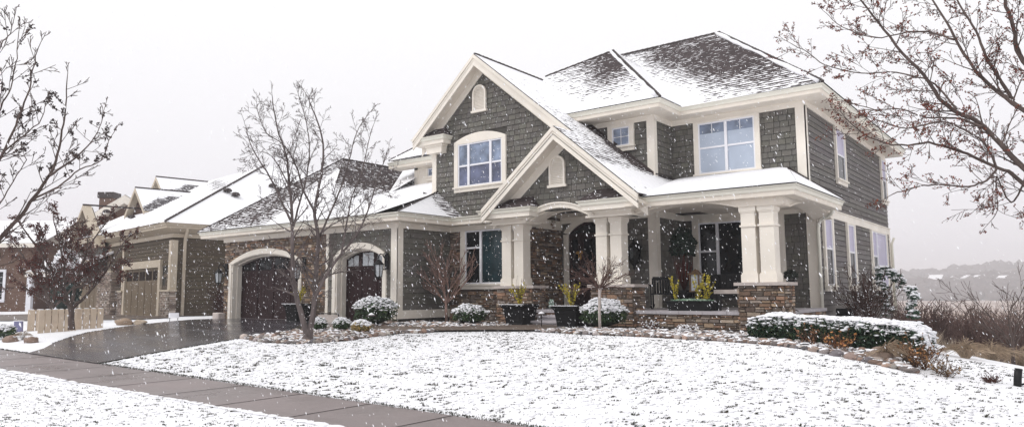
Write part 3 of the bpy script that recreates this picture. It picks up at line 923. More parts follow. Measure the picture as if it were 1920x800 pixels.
# study window
window(front(17.76), -15.60, -13.75, .28, 2.0, [.36, .64], [('gl_dark', 'gl_dark'), ('gl_teal',)], cas=.2, split=[1.44, None], hd=.0, munt=None)
# porch window
window(front(21.58), -9.2, -6.75, .22, 2.12, [.25, .5, .25], [('gl_dark', 'gl_dark'), ('gl_dark',), ('gl_dark', 'gl_dark')], cas=.2, split=[1.22, None, 1.22], hd=.1)
# wing window
window(front(20.97), -20.45, -19.1, 4.70, 5.04, [1], [('gl_blue',)], cas=.1, hd=.0)
# side wall
G = rside(-5.65)
window(G, 24.15, 25.15, 3.50, 5.12, [1], [('gl_violet', 'gl_dark')], cas=.13, split=[4.3], hd=.06)
window(G, 31.05, 31.80, 3.50, 5.10, [1], [('gl_violet', 'gl_dark')], cas=.12, split=[4.3], hd=.06)
window(G, 22.26, 23.05, .14, 2.12, [1], [('gl_violet', 'gl_dark')], cas=.15, split=[1.22], hd=.04)
window(G, 25.05, 25.85, .14, 2.12, [1], [('gl_violet', 'gl_dark')], cas=.15, split=[1.22], hd=.04)
window(G, 28.6, 31.1, .14, 2.12, [.3, .7], [('gl_violet', 'gl_dark'), ('gl_violet',)], cas=.15, split=[1.22, None], hd=.04)

# ------------------------------------------------------------------ porch: floor, piers, columns, beams, arches
b = MB()
def slabstones(x0, x1, y0, y1, z0, z1, step=.62):
    x = x0
    while x < x1 - .05:
        w = min(step, x1 - x); b.box(x + .004, x + w - .004, y0, y1, z0, z1, 0); x += w
slabstones(-9.12, -5.6, 17.05, 17.42, -.575, -.49)
slabstones(-13.0, -9.12, 17.05, 17.42, -.575, -.49)
b.box(-5.75, -5.5, 17.42, 21.6, -.575, -.49)
b.box(-13.2, -5.75, 17.42, 21.6, -.60, -.494)
hb(b, 'porch_floor', M['slabstone'])
b = MB()
b.box(-13.0, -5.56, 17.12, 21.6, ZG - .3, -.60, 1)
stones(b, front(17.12), -12.3, -5.6, ZG - .1, -.578, 41)
stones(b, rside(-5.56), 17.12, 21.6, ZG - .2, -.578, 42)
hb(b, 'stone_plinth', [M['stone'], M['mortar']])
b = MB()
for (y0, y1, z1) in ((16.72, 17.1, -.635), (16.35, 17.1, -.78)):
    x = -12.1
    while x < -10.55: b.box(x + .004, x + .50, y0, y1, z1 - .06, z1); x += .504
    b.box(-12.05, -10.6, y0 + .05, 17.1, z1 - .16, z1 - .06)
hb(b, 'entry_step', M['slabstone'])

def pier(x0, x1, seed, px0, px1, y0=16.98, y1=17.66, ztop=2.02):
    b = MB()
    b.box(x0 + .03, x1 - .03, y0 + .03, y1 - .03, ZG - .3, .115, 1)
    stones(b, front(y0 + .03), x0 + .03, x1 - .03, ZG - .1, .115, seed, hmin=.05, hmax=.13, wmin=.10, wmax=.34)
    stones(b, rside(x1 - .03), y0 + .03, y1 - .03, ZG - .1, .115, seed + 1)
    stones(b, Fr((x0 + .03, 0, 0), (0, 1, 0), (-1, 0, 0)), y0 + .03, y1 - .03, ZG - .1, .115, seed + 2)
    p = hb(b, 'stone_pier', [M['stone'], M['mortar']])
    b = MB(); b.box(x0 - .06, x1 + .06, y0 - .06, y1 + .06, .12, .195)
    c = hb(b, 'pier_cap', M['cap']); c.parent = p
    W = .34
    for xa in (px0, px1):
        b = MB(); ya = 17.10; yb = ya + .36; z0 = .195; F = front(0)
        b.box(xa, xa + W, ya, yb, z0, ztop)
        col_ = hb(b, 'column', TR)
        b = MB(); e = .035
        b.box(xa - e, xa + W + e, ya - e, yb + e, z0, z0 + .19); b.box(xa - .02, xa + W + .02, ya - .02, yb + .02, z0 + .19, z0 + .225)
        q = hb(b, 'column_base', TR); q.parent = col_
        b = MB()
        b.box(xa - e, xa + W + e, ya - e, yb + e, ztop - .13, ztop - .002); b.box(xa - .02, xa + W + .02, ya - .02, yb + .02, ztop - .16, ztop - .13)
        q = hb(b, 'column_capital', TR); q.parent = col_
        b = MB(); b.box(xa - .03, xa + W + .03, ya - .03, yb + .03, 1.52, 1.565); q = hb(b, 'column_band', TR); q.parent = col_
pier(-13.72, -12.35, 51, -13.58, -13.12)
pier(-10.42, -9.10, 54, -10.28, -9.83)
pier(-6.33, -5.20, 57, -6.22, -5.78)
# beams over the columns with shallow arched undersides
def arch_beam(fr, u0, u1, a0, a1, v0, v1, rise, n0, n1, name='porch_beam'):
    b = MB()
    b.fbox(fr, u0, a0, v0, v1, n0, n1) if a0 > u0 else None
    b.fbox(fr, a1, u1, v0, v1, n0, n1) if u1 > a1 else None
    a = arc((a0 + a1) / 2, (a1 - a0) / 2, v0, rise, 20)
    for i in range(20):
        b.fprism(fr, [a[i], a[i + 1], (a[i + 1][0], v1), (a[i][0], v1)], n0, n1)
    # thin moulding following the arch
    for i in range(20):
        b.fprism(fr, [a[i], a[i + 1], (a[i + 1][0], a[i + 1][1] + .05), (a[i][0], a[i][1] + .05)], n1, n1 + .018)
    return hb(b, name, M['soffit'])
arch_beam(front(17.30), -9.2, -5.18, -9.05, -6.28, 2.0, 2.36, .20, -.22, .28)
arch_beam(rside(-5.38), 17.04, 21.6, 17.6, 21.35, 1.98, 2.36, .24, -.3, .18, 'porch_side_beam')
# entry: deep arch between pier 1 and pier 2
b = MB(); F = front(16.9)
cx, hw = -11.36, 1.12
a = arc(cx, hw, 2.03, .33, 22); o = arc(cx, hw + .13, 2.06, .44, 22)
for i in range(22):
    b.fprism(F, [a[i], a[i + 1], o[i + 1], o[i]], -.05, .12)
    b.fprism(F, [(a[i][0], a[i][1] + .12), (a[i + 1][0], a[i + 1][1] + .12), (o[i + 1][0], o[i + 1][1] + .025), (o[i][0], o[i][1] + .025)], .12, .16)
hb(b, 'entry_arch', TR)
b = MB()
ai = arc(cx, hw - .02, 2.0, .33, 22)
for i in range(22):
    b.fprism(F, [ai[i], ai[i + 1], (ai[i + 1][0], 2.42), (ai[i][0], 2.42)], -.60, -.04)
hb(b, 'entry_vault', M['soffit'])
b = MB()   # entablature blocks over piers 1 and 2
for x0, x1 in ((-13.72, -12.46), (-10.34, -9.02)):
    b.cut(); b.box(x0, x1, 16.80, 17.5, 2.02, 2.18); b.box(x0 - .05, x1 + .05, 16.75, 17.5, 2.0, 2.05); b.box(x0 - .03, x1 + .03, 16.76, 17.5, 2.13, 2.19)
b.cut(); b.box(-13.2, -12.4, 17.0, 17.8, 2.03, 2.3)
hb(b, 'entablature', TR)
b = MB(); b.box(-13.3, -5.45, 16.98, 21.6, 2.42, 2.46); b.box(-8.7, -5.3, 16.95, 21.6, 2.36, 2.40)
hb(b, 'porch_ceiling', M['soffit'])

# ------------------------------------------------------------------ front door
F = front(19.75); cx = -11.9
b = MB()
b.fbox(F, cx - .97 - .2, cx - .97, -.49, 1.86, 0, .06); b.fbox(F, cx + .97, cx + 1.17, -.49, 1.86, 0, .06)
arch_band(b, F, cx, .97, 1.86, .42, .18, 0, .06, endw=.2)
hb(b, 'door_casing', TR)
b = MB()
b.fprism(F, [(cx - .97, -.49), (cx + .97, -.49)] + arc(cx, .97, 1.86, .42, 14)[::-1], 0, .015)
for x0, x1 in ((cx - .95, cx - .52), (cx - .50, cx + .5), (cx + .52, cx + .95)):
    b.fbox(F, x0, x0 + .10, -.47, 1.8, .015, .045); b.fbox(F, x1 - .10, x1, -.47, 1.8, .015, .045)
    b.fbox(F, x0 + .1, x1 - .1, -.47, -.2, .015, .045); b.fbox(F, x0 + .1, x1 - .1, .35, .47, .015, .045); b.fbox(F, x0 + .1, x1 - .1, 1.68, 1.8, .015, .045)
d = hb(b, 'front_door', M['doorred'])
b = MB()
for x0, x1 in ((cx - .85, cx - .62), (cx - .40, cx + .40), (cx + .62, cx + .85)): b.cut(); b.fbox(F, x0, x1, .47, 1.68, .015, .022)
b.cut(); b.fprism(F, [(p[0], p[1]) for p in arc(cx, .86, 1.88, .30, 12)[::-1]], .016, .024)
for m_ in b.pieces(): g = hb(m_, 'pane', M['gl_dark']); g.parent = d
b = MB(); b.tube([F.p(cx + .45, .45, .06), F.p(cx + .45, .75, .06)], .015, 6); b.fbox(F, cx + .43, cx + .47, .55, .6, .04, .07)
g = hb(b, 'handle', M['copper']); g.parent = d

# ------------------------------------------------------------------ downspouts
def downspout(pts, r=.045):
    b = MB(); b.tube(pts, r, 6); return hb(b, 'downspout', M['gutter'])
downspout([(-5.0, 20.85, 2.30), (-5.02, 20.86, 2.16), (-5.10, 20.95, 2.08), (-5.45, 21.3, 1.98), (-5.56, 21.42, 1.88), (-5.585, 21.45, 1.7), (-5.585, 21.45, -.85)], .055)
downspout([(-5.5, 32.1, 2.05), (-5.58, 32.05, 1.8), (-5.58, 32.05, -1)], .05)
downspout([(-13.28, 17.70, 1.9), (-13.28, 17.70, -.8)], .02)

# ------------------------------------------------------------------ wall lanterns: separate things fixed to the wall
def lantern_proto():
    t = thing('wall_lantern', 'x', 'lantern')
    b = MB()
    b.box(-.055, .055, -.02, .0, .05, .42)
    path = [(0, -.02, .20), (0, -.06, .30), (0, -.12, .38), (0, -.19, .39), (0, -.235, .34), (0, -.235, .28)]
    b.tube(path, .013, 6); b.tube([(0, -.03, .36), (0, -.08, .41), (0, -.12, .36), (0, -.09, .32)], .010, 5)
    b.tube([(0, -.02, .10), (0, -.08, .04), (0, -.12, .10)], .010, 5)
    b.build('bracket', M['black'], t)
    b = MB()
    b.lathe((0, -.235, 0), [(.02, .27), (.055, .235), (.10, .185), (.125, .165), (.125, .15), (.02, .15)], 6)
    b.lathe((0, -.235, 0), [(.05, -.135), (.085, -.12), (.085, -.105), (.05, -.105)], 6)
    b.lathe((0, -.235, 0), [(.002, -.19), (.02, -.16), (.03, -.135), (.002, -.135)], 6)
    for j in range(6):
        a = 2 * math.pi * (j + .5) / 6
        b.tube([(.075 * math.cos(a), -.235 + .075 * math.sin(a), -.11), (.108 * math.cos(a), -.235 + .108 * math.sin(a), .155)], .008, 4)
    b.build('lantern_cage', M['black'], t)
    b = MB(); b.lathe((0, -.235, 0), [(.066, -.10), (.096, .148)], 6, smooth=False)
    b.build('glass', M['gl_lamp'], t)
    return t
lp = lantern_proto()
for i, (x, y, z, lb) in enumerate(((-25.80, 15.39, .60, 'black wall lantern on stone at far outer edge of wide garage door'),
                                    (-20.93, 15.39, .68, 'black wall lantern on stone between the two arched garage doors'),
                                    (-16.78, 15.38, .66, 'black wall lantern on grey shingles beside the smaller garage door'))):
    o = lp if i == 0 else copy_tree(lp)
    o.location = (x, y, z); o.scale = (1.4, 1.4, 1.4); tag(o, lb, 'lantern', 'black lanterns on the garage front')
# ornate porch sconce
t = thing('porch_sconce', 'large ornate dark metal sconce on porch wall right of the front door', 'wall lamp', (-10.40, 19.72, .62))
b = MB(); b.box(-.10, .10, -.03, 0, .35, .75); b.tube([(0, 0, .65), (0, -.12, .80), (0, -.22, .72)], .018, 6)
b.lathe((0, -.22, 0), [(.01, .98), (.03, .92), (.05, .86), (.22, .74), (.26, .70), (.24, .68), (.05, .68)], 8); b.lathe((0, -.22, 0), [(.005, .02), (.04, .08), (.03, .14), (.12, .22), (.17, .30), (.19, .34), (.05, .34)], 8)
for j in range(8):
    a = 2 * math.pi * (j + .5) / 8; b.tube([(.17 * math.cos(a), -.22 + .17 * math.sin(a), .33), (.21 * math.cos(a), -.22 + .21 * math.sin(a), .69)], .014, 4)
b.build('bracket', M['black'], t)
b = MB(); b.lathe((0, -.22, 0), [(.15, .34), (.19, .68)], 8, smooth=False); b.build('glass', M['gl_dark'], t)
# wreath bow on the door
t = thing('door_wreath', 'dark twig wreath with gold bow hanging on the maroon front door', 'wreath', (-12.40, 19.66, 1.15))
b = MB(); n = 18
b.tube([(.26 * math.cos(2 * math.pi * i / n), 0, -.1 + .26 * math.sin(2 * math.pi * i / n)) for i in range(n + 1)], .045, 6)
for i in range(90):
    a = rng.uniform(0, 6.28); r = rng.uniform(.2, .33); c = Vector((r * math.cos(a), rng.uniform(-.05, .02), -.1 + r * math.sin(a)))
    b.tube([tuple(c), tuple(c + Vector((rng.uniform(-.08, .08), rng.uniform(-.04, 0), rng.uniform(-.08, .08))))], .006, 3)
b.build('ring', M['copper'], t)
M['gold'] = vmat('gold_ribbon', (.42, .22, .05), .2, 20, .5)
b = MB(); b.blob((-.07, -.06, .10), .07, .03, .05, 1); b.blob((.07, -.06, .10), .07, .03, .05, 2); b.blob((-.03, -.05, -.02), .025, .015, .09, 3); b.blob((.04, -.05, -.03), .025, .015, .10, 4)
b.build('bow', M['gold'], t)
# ------------------------------------------------------------------ neighbouring tan house (drawn in its own frame)
M['tansoffit'] = vmat('tan_soffit', (.33, .275, .21), .05, 3, .7)
M['gabbrown'] = vmat('brown_gable_shingle', (.105, .062, .050), .15, 5, .85, .2, attr=True)
N = thing('tan_house', 'tan house with snowy hip roof, stepped front gables and brown garage doors', 'house', (-31.25, 16.03, -1.1), rad(-7.5))
def nb_(mb, name, mats, parent=None, **k):
    if mb.cuts and not hasattr(mb, 'uv'): return [m.build(name, mats, parent or N, **k) for m in mb.pieces()][-1]
    return mb.build(name, mats, parent or N, **k)
TS = M['tansiding']; TT = vmat('tan_trim', (.50, .43, .34), .05, 3, .6)
b = MB(); F0 = Fr((0, 0, 0), (1, 0, 0), (0, -1, 0)); S0 = Fr((0, 0, 0), (0, 1, 0), (1, 0, 0))
b.box(-16.4, -.02, .02, 12, -.3, 3.75, 1)
laps(b, F0, [(-14.6, .0), (0, .0), (0, 3.75), (-14.6, 3.75)], .17, 71, holes=[(-6.3, -1.2, -1, 2.4), (-13.8, -9.5, -1, 2.4)])
laps(b, S0, [(0, 0), (9, 0), (9, 3.75), (0, 3.75)], .17, 72)
nb_(b, 'wall', [TS, M['back']])
TSTN = [(.42, .35, .30), (.34, .28, .24), (.50, .44, .39), (.28, .22, .19), (.38, .30, .25)]
def npier(u0, u1, v0, v1, top, seed):
    b = MB(); b.box(u0 + .03, u1 - .03, v0 + .03, v1, -.3, top, 1)
    stones(b, Fr((0, v0 + .03, 0), (1, 0, 0), (0, -1, 0)), u0 + .03, u1 - .03, 0, top, seed, pal=TSTN, hmin=.06, hmax=.10, mi=0)
    stones(b, Fr((u1 - .03, 0, 0), (0, 1, 0), (1, 0, 0)), v0 + .03, v1, 0, top, seed + 1, pal=TSTN, hmin=.06, hmax=.10, mi=0)
    b.box(u0 - .04, u1 + .04, v0 - .04, v1, top, top + .08, 2)
    nb_(b, 'stone_pier', [M['tanstone'], M['mortar'], TT])
npier(-9.2, -6.9, -.45, .1, 2.25, 73); npier(-6.9, -6.15, -.15, .1, 1.25, 74); npier(-1.0, .12, -.12, .2, 1.25, 75)
b = MB()
for u0, u1 in ((-.22, .05), (-6.55, -6.35), (-8.9, -8.5)): b.cut(); b.fbox(F0, u0, u1, 1.25 if u1 > -1.2 or u0 > -7 else 2.3, 3.5, .0, .08)
b.fbox(S0, -.05, .2, 1.25, 3.5, .0, .07)
b.cut(); b.fbox(F0, -14.6, .05, 3.62, 3.8, .0, .06); b.fbox(S0, 0, 9, 3.62, 3.8, 0, .06)
nb_(b, 'trim_board', TT)
for u0, u1, sd in ((-5.9, -1.35, 0), (-13.4, -9.6, 1)):
    b = MB(); b.fbox(F0, u0 - .28, u0, 0, 2.42, .0, .12); b.fbox(F0, u1, u1 + .28, 0, 2.42, .0, .12); b.fbox(F0, u0 - .28, u1 + .28, 2.34, 2.68, .0, .13)
    nb_(b, 'garage_surround', TT)
    b = MB(); b.fbox(F0, u0, u1, .02, 2.36, .0, .03); n = 5; W = (u1 - u0) / n
    for i in range(n):
        b.fbox(F0, u0 + i * W + .03, u0 + (i + 1) * W - .03, .08, 1.72, .03, .05); b.fbox(F0, u0 + i * W + .03, u0 + (i + 1) * W - .03, 2.24, 2.33, .03, .05)
    d = nb_(b, 'garage_door', M['tandoor'])
    b = MB()
    for i in range(n):
        for j in range(2):
            xa = u0 + i * W + .06 + j * (W - .1) / 2; b.fbox(F0, xa, xa + (W - .1) / 2 - .05, 1.78, 2.2, .03, .04)
    g = nb_(b, 'pane', M['gl_dark']); g.parent = d
b = MB(); b.sweep([(-15.5, -.55, 4.22), (.55, -.55, 4.22), (.55, 12, 4.22)], [(p[0], p[1]) for p in GP]); nb_(b, 'gutter', TT)
b = MB(); b.sweep([(-15.5, -.55, 4.22), (.55, -.55, 4.22), (.55, 12, 4.22)], [(-.11, 0), (-.09, -.22), (-.58, -.42), (-.58, -.36), (-.14, 0)]); nb_(b, 'soffit', TT)
b = MB(); b.tube([(.40, .42, 4.05), (.36, .46, 3.9), (.14, .48, 3.6), (.10, .48, 3.4), (.10, .48, .2)], .075, 6); nb_(b, 'downspout', TT)
def nh(mb, name, mat, parent=None): return nb_(mb, name, mat, parent)
b = roof_mb(); sl = .54
def zf(v): return 4.24 + sl * (v + .58)
vr = 7.6; ap = (-7.2, vr, zf(vr))
def s_nf(p):
    s = 1.15
    d = abs((p.y - 7.2) + .0) 
    # a wind scoured streak below the ridge on the right half
    t = (p.x + 8.5) * .35 + (p.y - 5.6)
    return s - (.75 if -.7 < t < .25 and -13 < p.x < -4 else 0)
roof_face(b, up([(-17, -.58, zf(-.58)), (.58, -.58, zf(-.58)), ap, (-17, vr, zf(vr))]), s_nf, cell=.6)
roof_face(b, up([(.58, -.58, zf(-.58)), (.58, 15, zf(-.58)), (-7.2, 15, zf(vr)), ap]), lambda p: 1.3, cell=.8)
def gabroof(u, v0, z0, v1, hw, hz, left=1.2):
    k = hz / hw
    vv = lambda z: (z - 4.24) / sl - .58
    roof_face(b, up([(u, v0, z0), (u, v1, z0), (u + hw, vv(z0 - hz) + .0, z0 - hz), (u + hw, v0, z0 - hz)]),
              lambda p: .22 if (vv(p.z) - p.y) < .9 and p.x - u > .2 * hw else 1.05, cell=.35)
    roof_face(b, up([(u, v0, z0), (u, v1, z0), (u - hw, vv(z0 - hz), z0 - hz), (u - hw, v0, z0 - hz)]), lambda p: left, cell=.5)
# three street-facing gables stepping up the slope
GB = [(-11.5, -.75, 6.05, 2.9, 2.35), (-11.6, 1.9, 7.28, 1.7, 1.5), (-14.9, 4.1, 8.55, 1.7, 1.5)]
for (u, v0, z0, hw, hz) in GB: gabroof(u, v0, z0, (z0 - 4.24) / sl - .58, hw, hz)
roof_build(b, 'roof', M['roof2'], nb_)
b = MB(); n = 44
A_ = Vector((.56, -.56, 4.26)); B_ = Vector((-7.2, vr, zf(vr) + .02))
for i in range(n):
    a = A_.lerp(B_, i / n); c = A_.lerp(B_, (i + 1.1) / n); b.tube([tuple(a), tuple(c + Vector((0, 0, .02)))], .06, 4, smooth=False)
nb_(b, 'ridge_cap', M['copper'])
for (u, v0, z0, hw, hz) in GB:
    b = MB(); b.tube([(u, v0, z0 + .01), (u, (z0 - 4.24) / sl - .58, z0 + .01)], .06, 4, smooth=False); nb_(b, 'ridge_cap', M['copper'])
b = MB(); sb = MB(); gw = MB()
for i, (u, v0, z0, hw, hz) in enumerate(GB):
    Fg = Fr((0, v0 + .02, 0), (1, 0, 0), (0, -1, 0)); k = hz / hw
    for sg in (-1, 1):
        b.cut(); sb.cut()
        b.fprism(Fg, [(u, z0 - .01), (u + sg * hw, z0 - hz - .01), (u + sg * hw, z0 - hz - .24), (u, z0 - .24)], -.02, .03)
        sb.fprism(Fg, [(u, z0 - .02), (u + sg * hw, z0 - hz - .02), (u + sg * hw, z0 - hz - .09), (u, z0 - .09)], -.4, -.02)
    Fw = Fr((0, v0 + .4, 0), (1, 0, 0), (0, -1, 0))
    poly = [(u - hw + .1, z0 - hz - .1), (u + hw - .1, z0 - hz - .1), (u, z0 - .12)]
    gw.cut(); gw.fprism(Fw, poly, -.1, 0, 1); shingles(gw, Fw, poly, seed=80 + i)
    if i == 0:
        gw.fprism(Fw, [(u - hw + .3, z0 - hz - 1.8), (u + hw - .3, z0 - hz - 1.8), (u + hw - .3, z0 - hz - .1), (u - hw + .3, z0 - hz - .1)], -.5, .0, 1)
nb_(b, 'rake_board', TT); nb_(sb, 'rake_soffit', TT); nb_(gw, 'gable_wall', [M['gabbrown'], M['back']])
b = MB()   # timber bracket in the first gable
Fw = Fr((0, -.32, 0), (1, 0, 0), (0, -1, 0)); u = -11.5
b.fbox(Fw, u - .06, u + .06, 4.6, 5.9, .05, .15); b.fbox(Fw, u - .9, u + .9, 5.0, 5.12, .05, .15)
nb_(b, 'gable_bracket', TT)
b = MB()   # skirt roof over the garage doors, snow covered
b.slab([(-14.9, -.9, 2.95), (-8.2, -.9, 2.95), (-8.2, .02, 3.40), (-14.9, .02, 3.40)], .10)
nb_(b, 'skirt_roof', M['snow'])
b = MB(); b.box(-14.9, -8.2, -.93, -.80, 2.78, 2.93); nb_(b, 'gutter', TT)
for i, (u, v, z) in enumerate(((-10.9, .3, 5.62), (-10.6, 1.5, 5.4), (-10.2, 2.7, 5.1), (-2.9, 3.6, 5.45), (-2.5, 3.85, 5.25), (-4.1, 6.6, 7.35), (-3.7, 6.8, 7.15))):
    b = MB()
    if i < 3:
        z = GB[0][2] - (u - GB[0][0]) * GB[0][4] / GB[0][3]
    else:
        z = zf(-.58) + (.58 - u) * (zf(vr) - zf(-.58)) / 7.78
    b.blob((u, v, z + .10), .22, .24, .17, i, .1, 8, 5, flat=True)
    nb_(b, 'roof_vent', M['copper'])
# ------------------------------------------------------------------ brick house farther left
def brickmat():
    t = NT('red_brown_brick'); tc = t.t.nodes.new('ShaderNodeTexCoord').outputs['Object']
    sp = t.t.nodes.new('ShaderNodeSeparateXYZ'); t.l(tc, sp.inputs[0])
    cb = t.t.nodes.new('ShaderNodeCombineXYZ'); t.l(t.math('ADD', sp.outputs[0], sp.outputs[1]), cb.inputs[0]); t.l(sp.outputs[2], cb.inputs[1])
    br = t.n('TexBrick', Scale=1.0, Mortar_Size=.012, Mortar_Smooth=.1, Bias=-.1, Brick_Width=.24, Row_Height=.085)
    br.inputs['Color1'].default_value = (.115, .060, .045, 1); br.inputs['Color2'].default_value = (.20, .125, .095, 1); br.inputs['Mortar'].default_value = (.19, .155, .135, 1)
    t.l(cb.outputs[0], br.inputs['Vector'])
    t.col(t.mix(t.noise(tc, 1.2, 4), br.outputs['Color'], (.14, .08, .055))); t.rough(.9, .2); return t.m
M['brick'] = brickmat()
BR = thing('brick_house', 'red brown brick house with white porch posts and square chimney, farthest of the three houses', 'house', (-51.7, 23.7, -1.3), rad(40))
def bb_(mb, name, mats, parent=None, **k): return mb.build(name, mats, parent or BR, **k)
b = MB(); b.box(-24, -6.5, 0, 10, -.8, 5.0); b.box(-6.5, 5, 2.6, 12, -.8, 4.6)
b.fprism(Fr((0, 2.6, 0), (1, 0, 0), (0, -1, 0)), [(-7.2, 4.6), (3.8, 4.6), (-1.7, 8.2)], -.4, 0)
bb_(b, 'wall', M['brick'])
b = roof_mb()
roof_face(b, [(-25, -.7, 4.9), (-6.1, -.7, 4.9), (-6.1, 5, 7.0), (-25, 5, 7.0)], lambda p: 1.3, cell=1)
roof_face(b, [(-1.7, 2.0, 8.6), (-1.7, 14, 8.6), (-8.2, 14, 4.6), (-8.2, 2.0, 4.6)], lambda p: .30 if p.z < 7.4 else 1.3, cell=.6)
roof_face(b, [(-1.7, 2.0, 8.6), (-1.7, 14, 8.6), (4.4, 14, 4.8), (4.4, 2.0, 4.8)], lambda p: 1.3, cell=1)
roof_build(b, 'roof', M['roof2'], bb_); b = roof_mb()
roof_face(b, [(-6.9, -.5, 2.95), (-3.2, -.5, 2.95), (-3.2, 2.6, 3.9), (-6.9, 2.6, 3.9)], lambda p: 1.4, cell=1)
roof_build(b, 'porch_roof', M['roof2'], bb_)
b = MB(); Fg = Fr((0, 2.0, 0), (1, 0, 0), (0, -1, 0))
for sg, e, z in ((-1, -8.2, 4.6), (1, 4.4, 4.8)):
    b.cut(); b.fprism(Fg, [(-1.7, 8.55), (e, z - .05), (e, z - .65), (-1.7, 7.95)], -.6, .06)
b.box(-25, -6.1, -.75, -.6, 4.6, 4.88); b.box(-6.9, -3.2, -.55, -.4, 2.6, 2.93)
bb_(b, 'fascia_board', M['trim'])
b = MB(); b.box(-5.1, -4.1, 5, 6.0, 5, 8.75)
ch = bb_(b, 'chimney', M['brick'])
b = MB(); b.box(-5.2, -4.0, 4.9, 6.1, 8.75, 9.2); g = bb_(b, 'chimney_cap', M['copper']); g.parent = ch
for u in (-6.7, -4.9, -3.6):
    b = MB(); b.box(u - .16, u + .16, -.35, -.05, -.6, 2.7); bb_(b, 'porch_post', M['white'])
b = MB(); b.box(-5.2, -3.6, -.3, -.2, -.4, .5); bb_(b, 'porch_rail', M['white'])
b = MB(); b.fbox(Fr((0, 2.58, 0), (1, 0, 0), (0, -1, 0)), -4.9, -4.1, -.3, 2.4, 0, .05); bb_(b, 'door', M['gl_dark'])
window(Fr((0, -.03, 0), (1, 0, 0), (0, -1, 0)), -10.7, -8.6, 1.05, 3.0, [1], [('gl_dark',)], cas=.14, munt=[(4, 5, 1.1)], casm=M['white'], hb_=lambda mb, name, mats: bb_(mb, name, mats))

# far snow-roofed houses on the hillside
def far_house(x, y, w, d, h, rz, lb):
    z = 8.0; t = thing('distant_house', lb, 'house', (x, y, z), rad(rz), 'tiny snow roofed houses on the far hillside')
    b = MB(); b.box(-w / 2, w / 2, -d / 2, d / 2, -9, h); b.fprism(Fr((0, d / 2, 0), (1, 0, 0), (0, 1, 0)), [(-w / 2, h), (w / 2, h), (0, h + w * .28)], -d, 0); b.build('wall', M['distwall'], t)
    b = MB()
    for sg in (-1, 1): b.slab([(0, -d / 2 - .4, h + w * .28 + .3), (0, d / 2 + .4, h + w * .28 + .3), (sg * (w / 2 + .5), d / 2 + .4, h), (sg * (w / 2 + .5), -d / 2 - .4, h)], .35)
    b.build('roof', M['snow'], t)
# ------------------------------------------------------------------ ground, drive, pavement
def grid_sheet(name, xs, ys, fz, mat, **k):
    m = MB(); nx = len(xs); ny = len(ys)
    pts = [(x, y, fz(x, y)) for y in ys for x in xs]
    fs = [(j * nx + i, j * nx + i + 1, (j + 1) * nx + i + 1, (j + 1) * nx + i) for j in range(ny - 1) for i in range(nx - 1)]
    m.add(pts, fs, 0, (1, 1, 1), True)
    return m.build(name, mat, **k)
def spaced(a, b, n0, grow=1.0):
    return None
xs = [-2800, -1400, -900, -600, -400, -280, -200, -150, -110, -90, -75, -64, -56] + [-50 + i * .5 for i in range(44)] + [-28 + .3 * i for i in range(111)] + [5.3 + .8 * i for i in range(20)] + [23, 28, 36, 48, 65, 90, 130, 180, 260, 360, 500, 750, 1100, 1400, 2800]
ys = [-60, -30, -12, -6, -2, 0, 1, 2] + [3 + .3 * i for i in range(80)] + [27 + i * .8 for i in range(45)] + [65, 72, 82, 95, 110, 130, 160, 200, 260, 340, 450, 600, 850, 1150, 1400, 2000, 2800]
def fz(x, y):
    z = terrain(x, y)
    # roads and path are cut a little into the lawn; snow lies 4 cm proud of the paving
    return z
go = grid_sheet('ground', xs, ys, fz, M['lawn'], kind='structure')
def drape(name, poly, off, mat, cell=.3, thick=0.0, **k):
    """a sheet following the terrain inside a (possibly concave) outline, clipped cell by cell"""
    m = MB()
    x0 = min(p[0] for p in poly); x1 = max(p[0] for p in poly); y0 = min(p[1] for p in poly); y1 = max(p[1] for p in poly)
    from mathutils.geometry import tessellate_polygon
    tris = tessellate_polygon([[Vector((p[0], p[1], 0)) for p in poly]])
    for t in tris:
        tri = ccw([poly[i] for i in t])
        a0 = min(p[0] for p in tri); a1 = max(p[0] for p in tri); b0 = min(p[1] for p in tri); b1 = max(p[1] for p in tri)
        for i in range(math.floor(a0 / cell), math.ceil(a1 / cell)):
            for j in range(math.floor(b0 / cell), math.ceil(b1 / cell)):
                q = clip([(i * cell, j * cell), ((i + 1) * cell, j * cell), ((i + 1) * cell, (j + 1) * cell), (i * cell, (j + 1) * cell)], tri)
                if len(q) >= 3:
                    m.add([(u, v, terrain(u, v) + off) for u, v in q], [tuple(range(len(q)))], 0, (1, 1, 1), True)
    return m.build(name, mat, **k)
XS = [-60 + 2 * i for i in range(35)]
drape('sidewalk', [(x, ylo(x)) for x in XS] + [(x, yhi(x)) for x in XS[::-1]], .012, M['concrete'], kind='structure')
drv = [(-19.9, yhi(-19.9) - .0), (-16.35, yhi(-16.35)), (-16.55, 8.2), (-16.85, 10.4), (-16.9, 12.5), (-17.0, 13.8), (-16.6, 15.0), (-16.6, 15.75), (-26.1, 15.75), (-26.0, 14.3), (-25.4, 12.9), (-24.88, 11.63), (-23.61, 9.67), (-22.61, 8.8), (-21.43, 7.9), (-20.5, 7.35)]
drape('driveway', drv, .020, M['asphalt'], kind='structure')
walkp = [(-17.0, 13.1), (-15.2, 12.95), (-13.4, 12.9), (-12.6, 13.25), (-11.5, 13.75), (-10.3, 14.15), (-9.9, 14.7), (-10.3, 15.4), (-10.55, 16.4), (-12.15, 16.4), (-12.3, 15.3), (-13.0, 14.5), (-14.2, 13.95), (-15.4, 13.85), (-17.0, 14.0)]
drape('garden_path', walkp, .05, M['walk'], kind='structure')
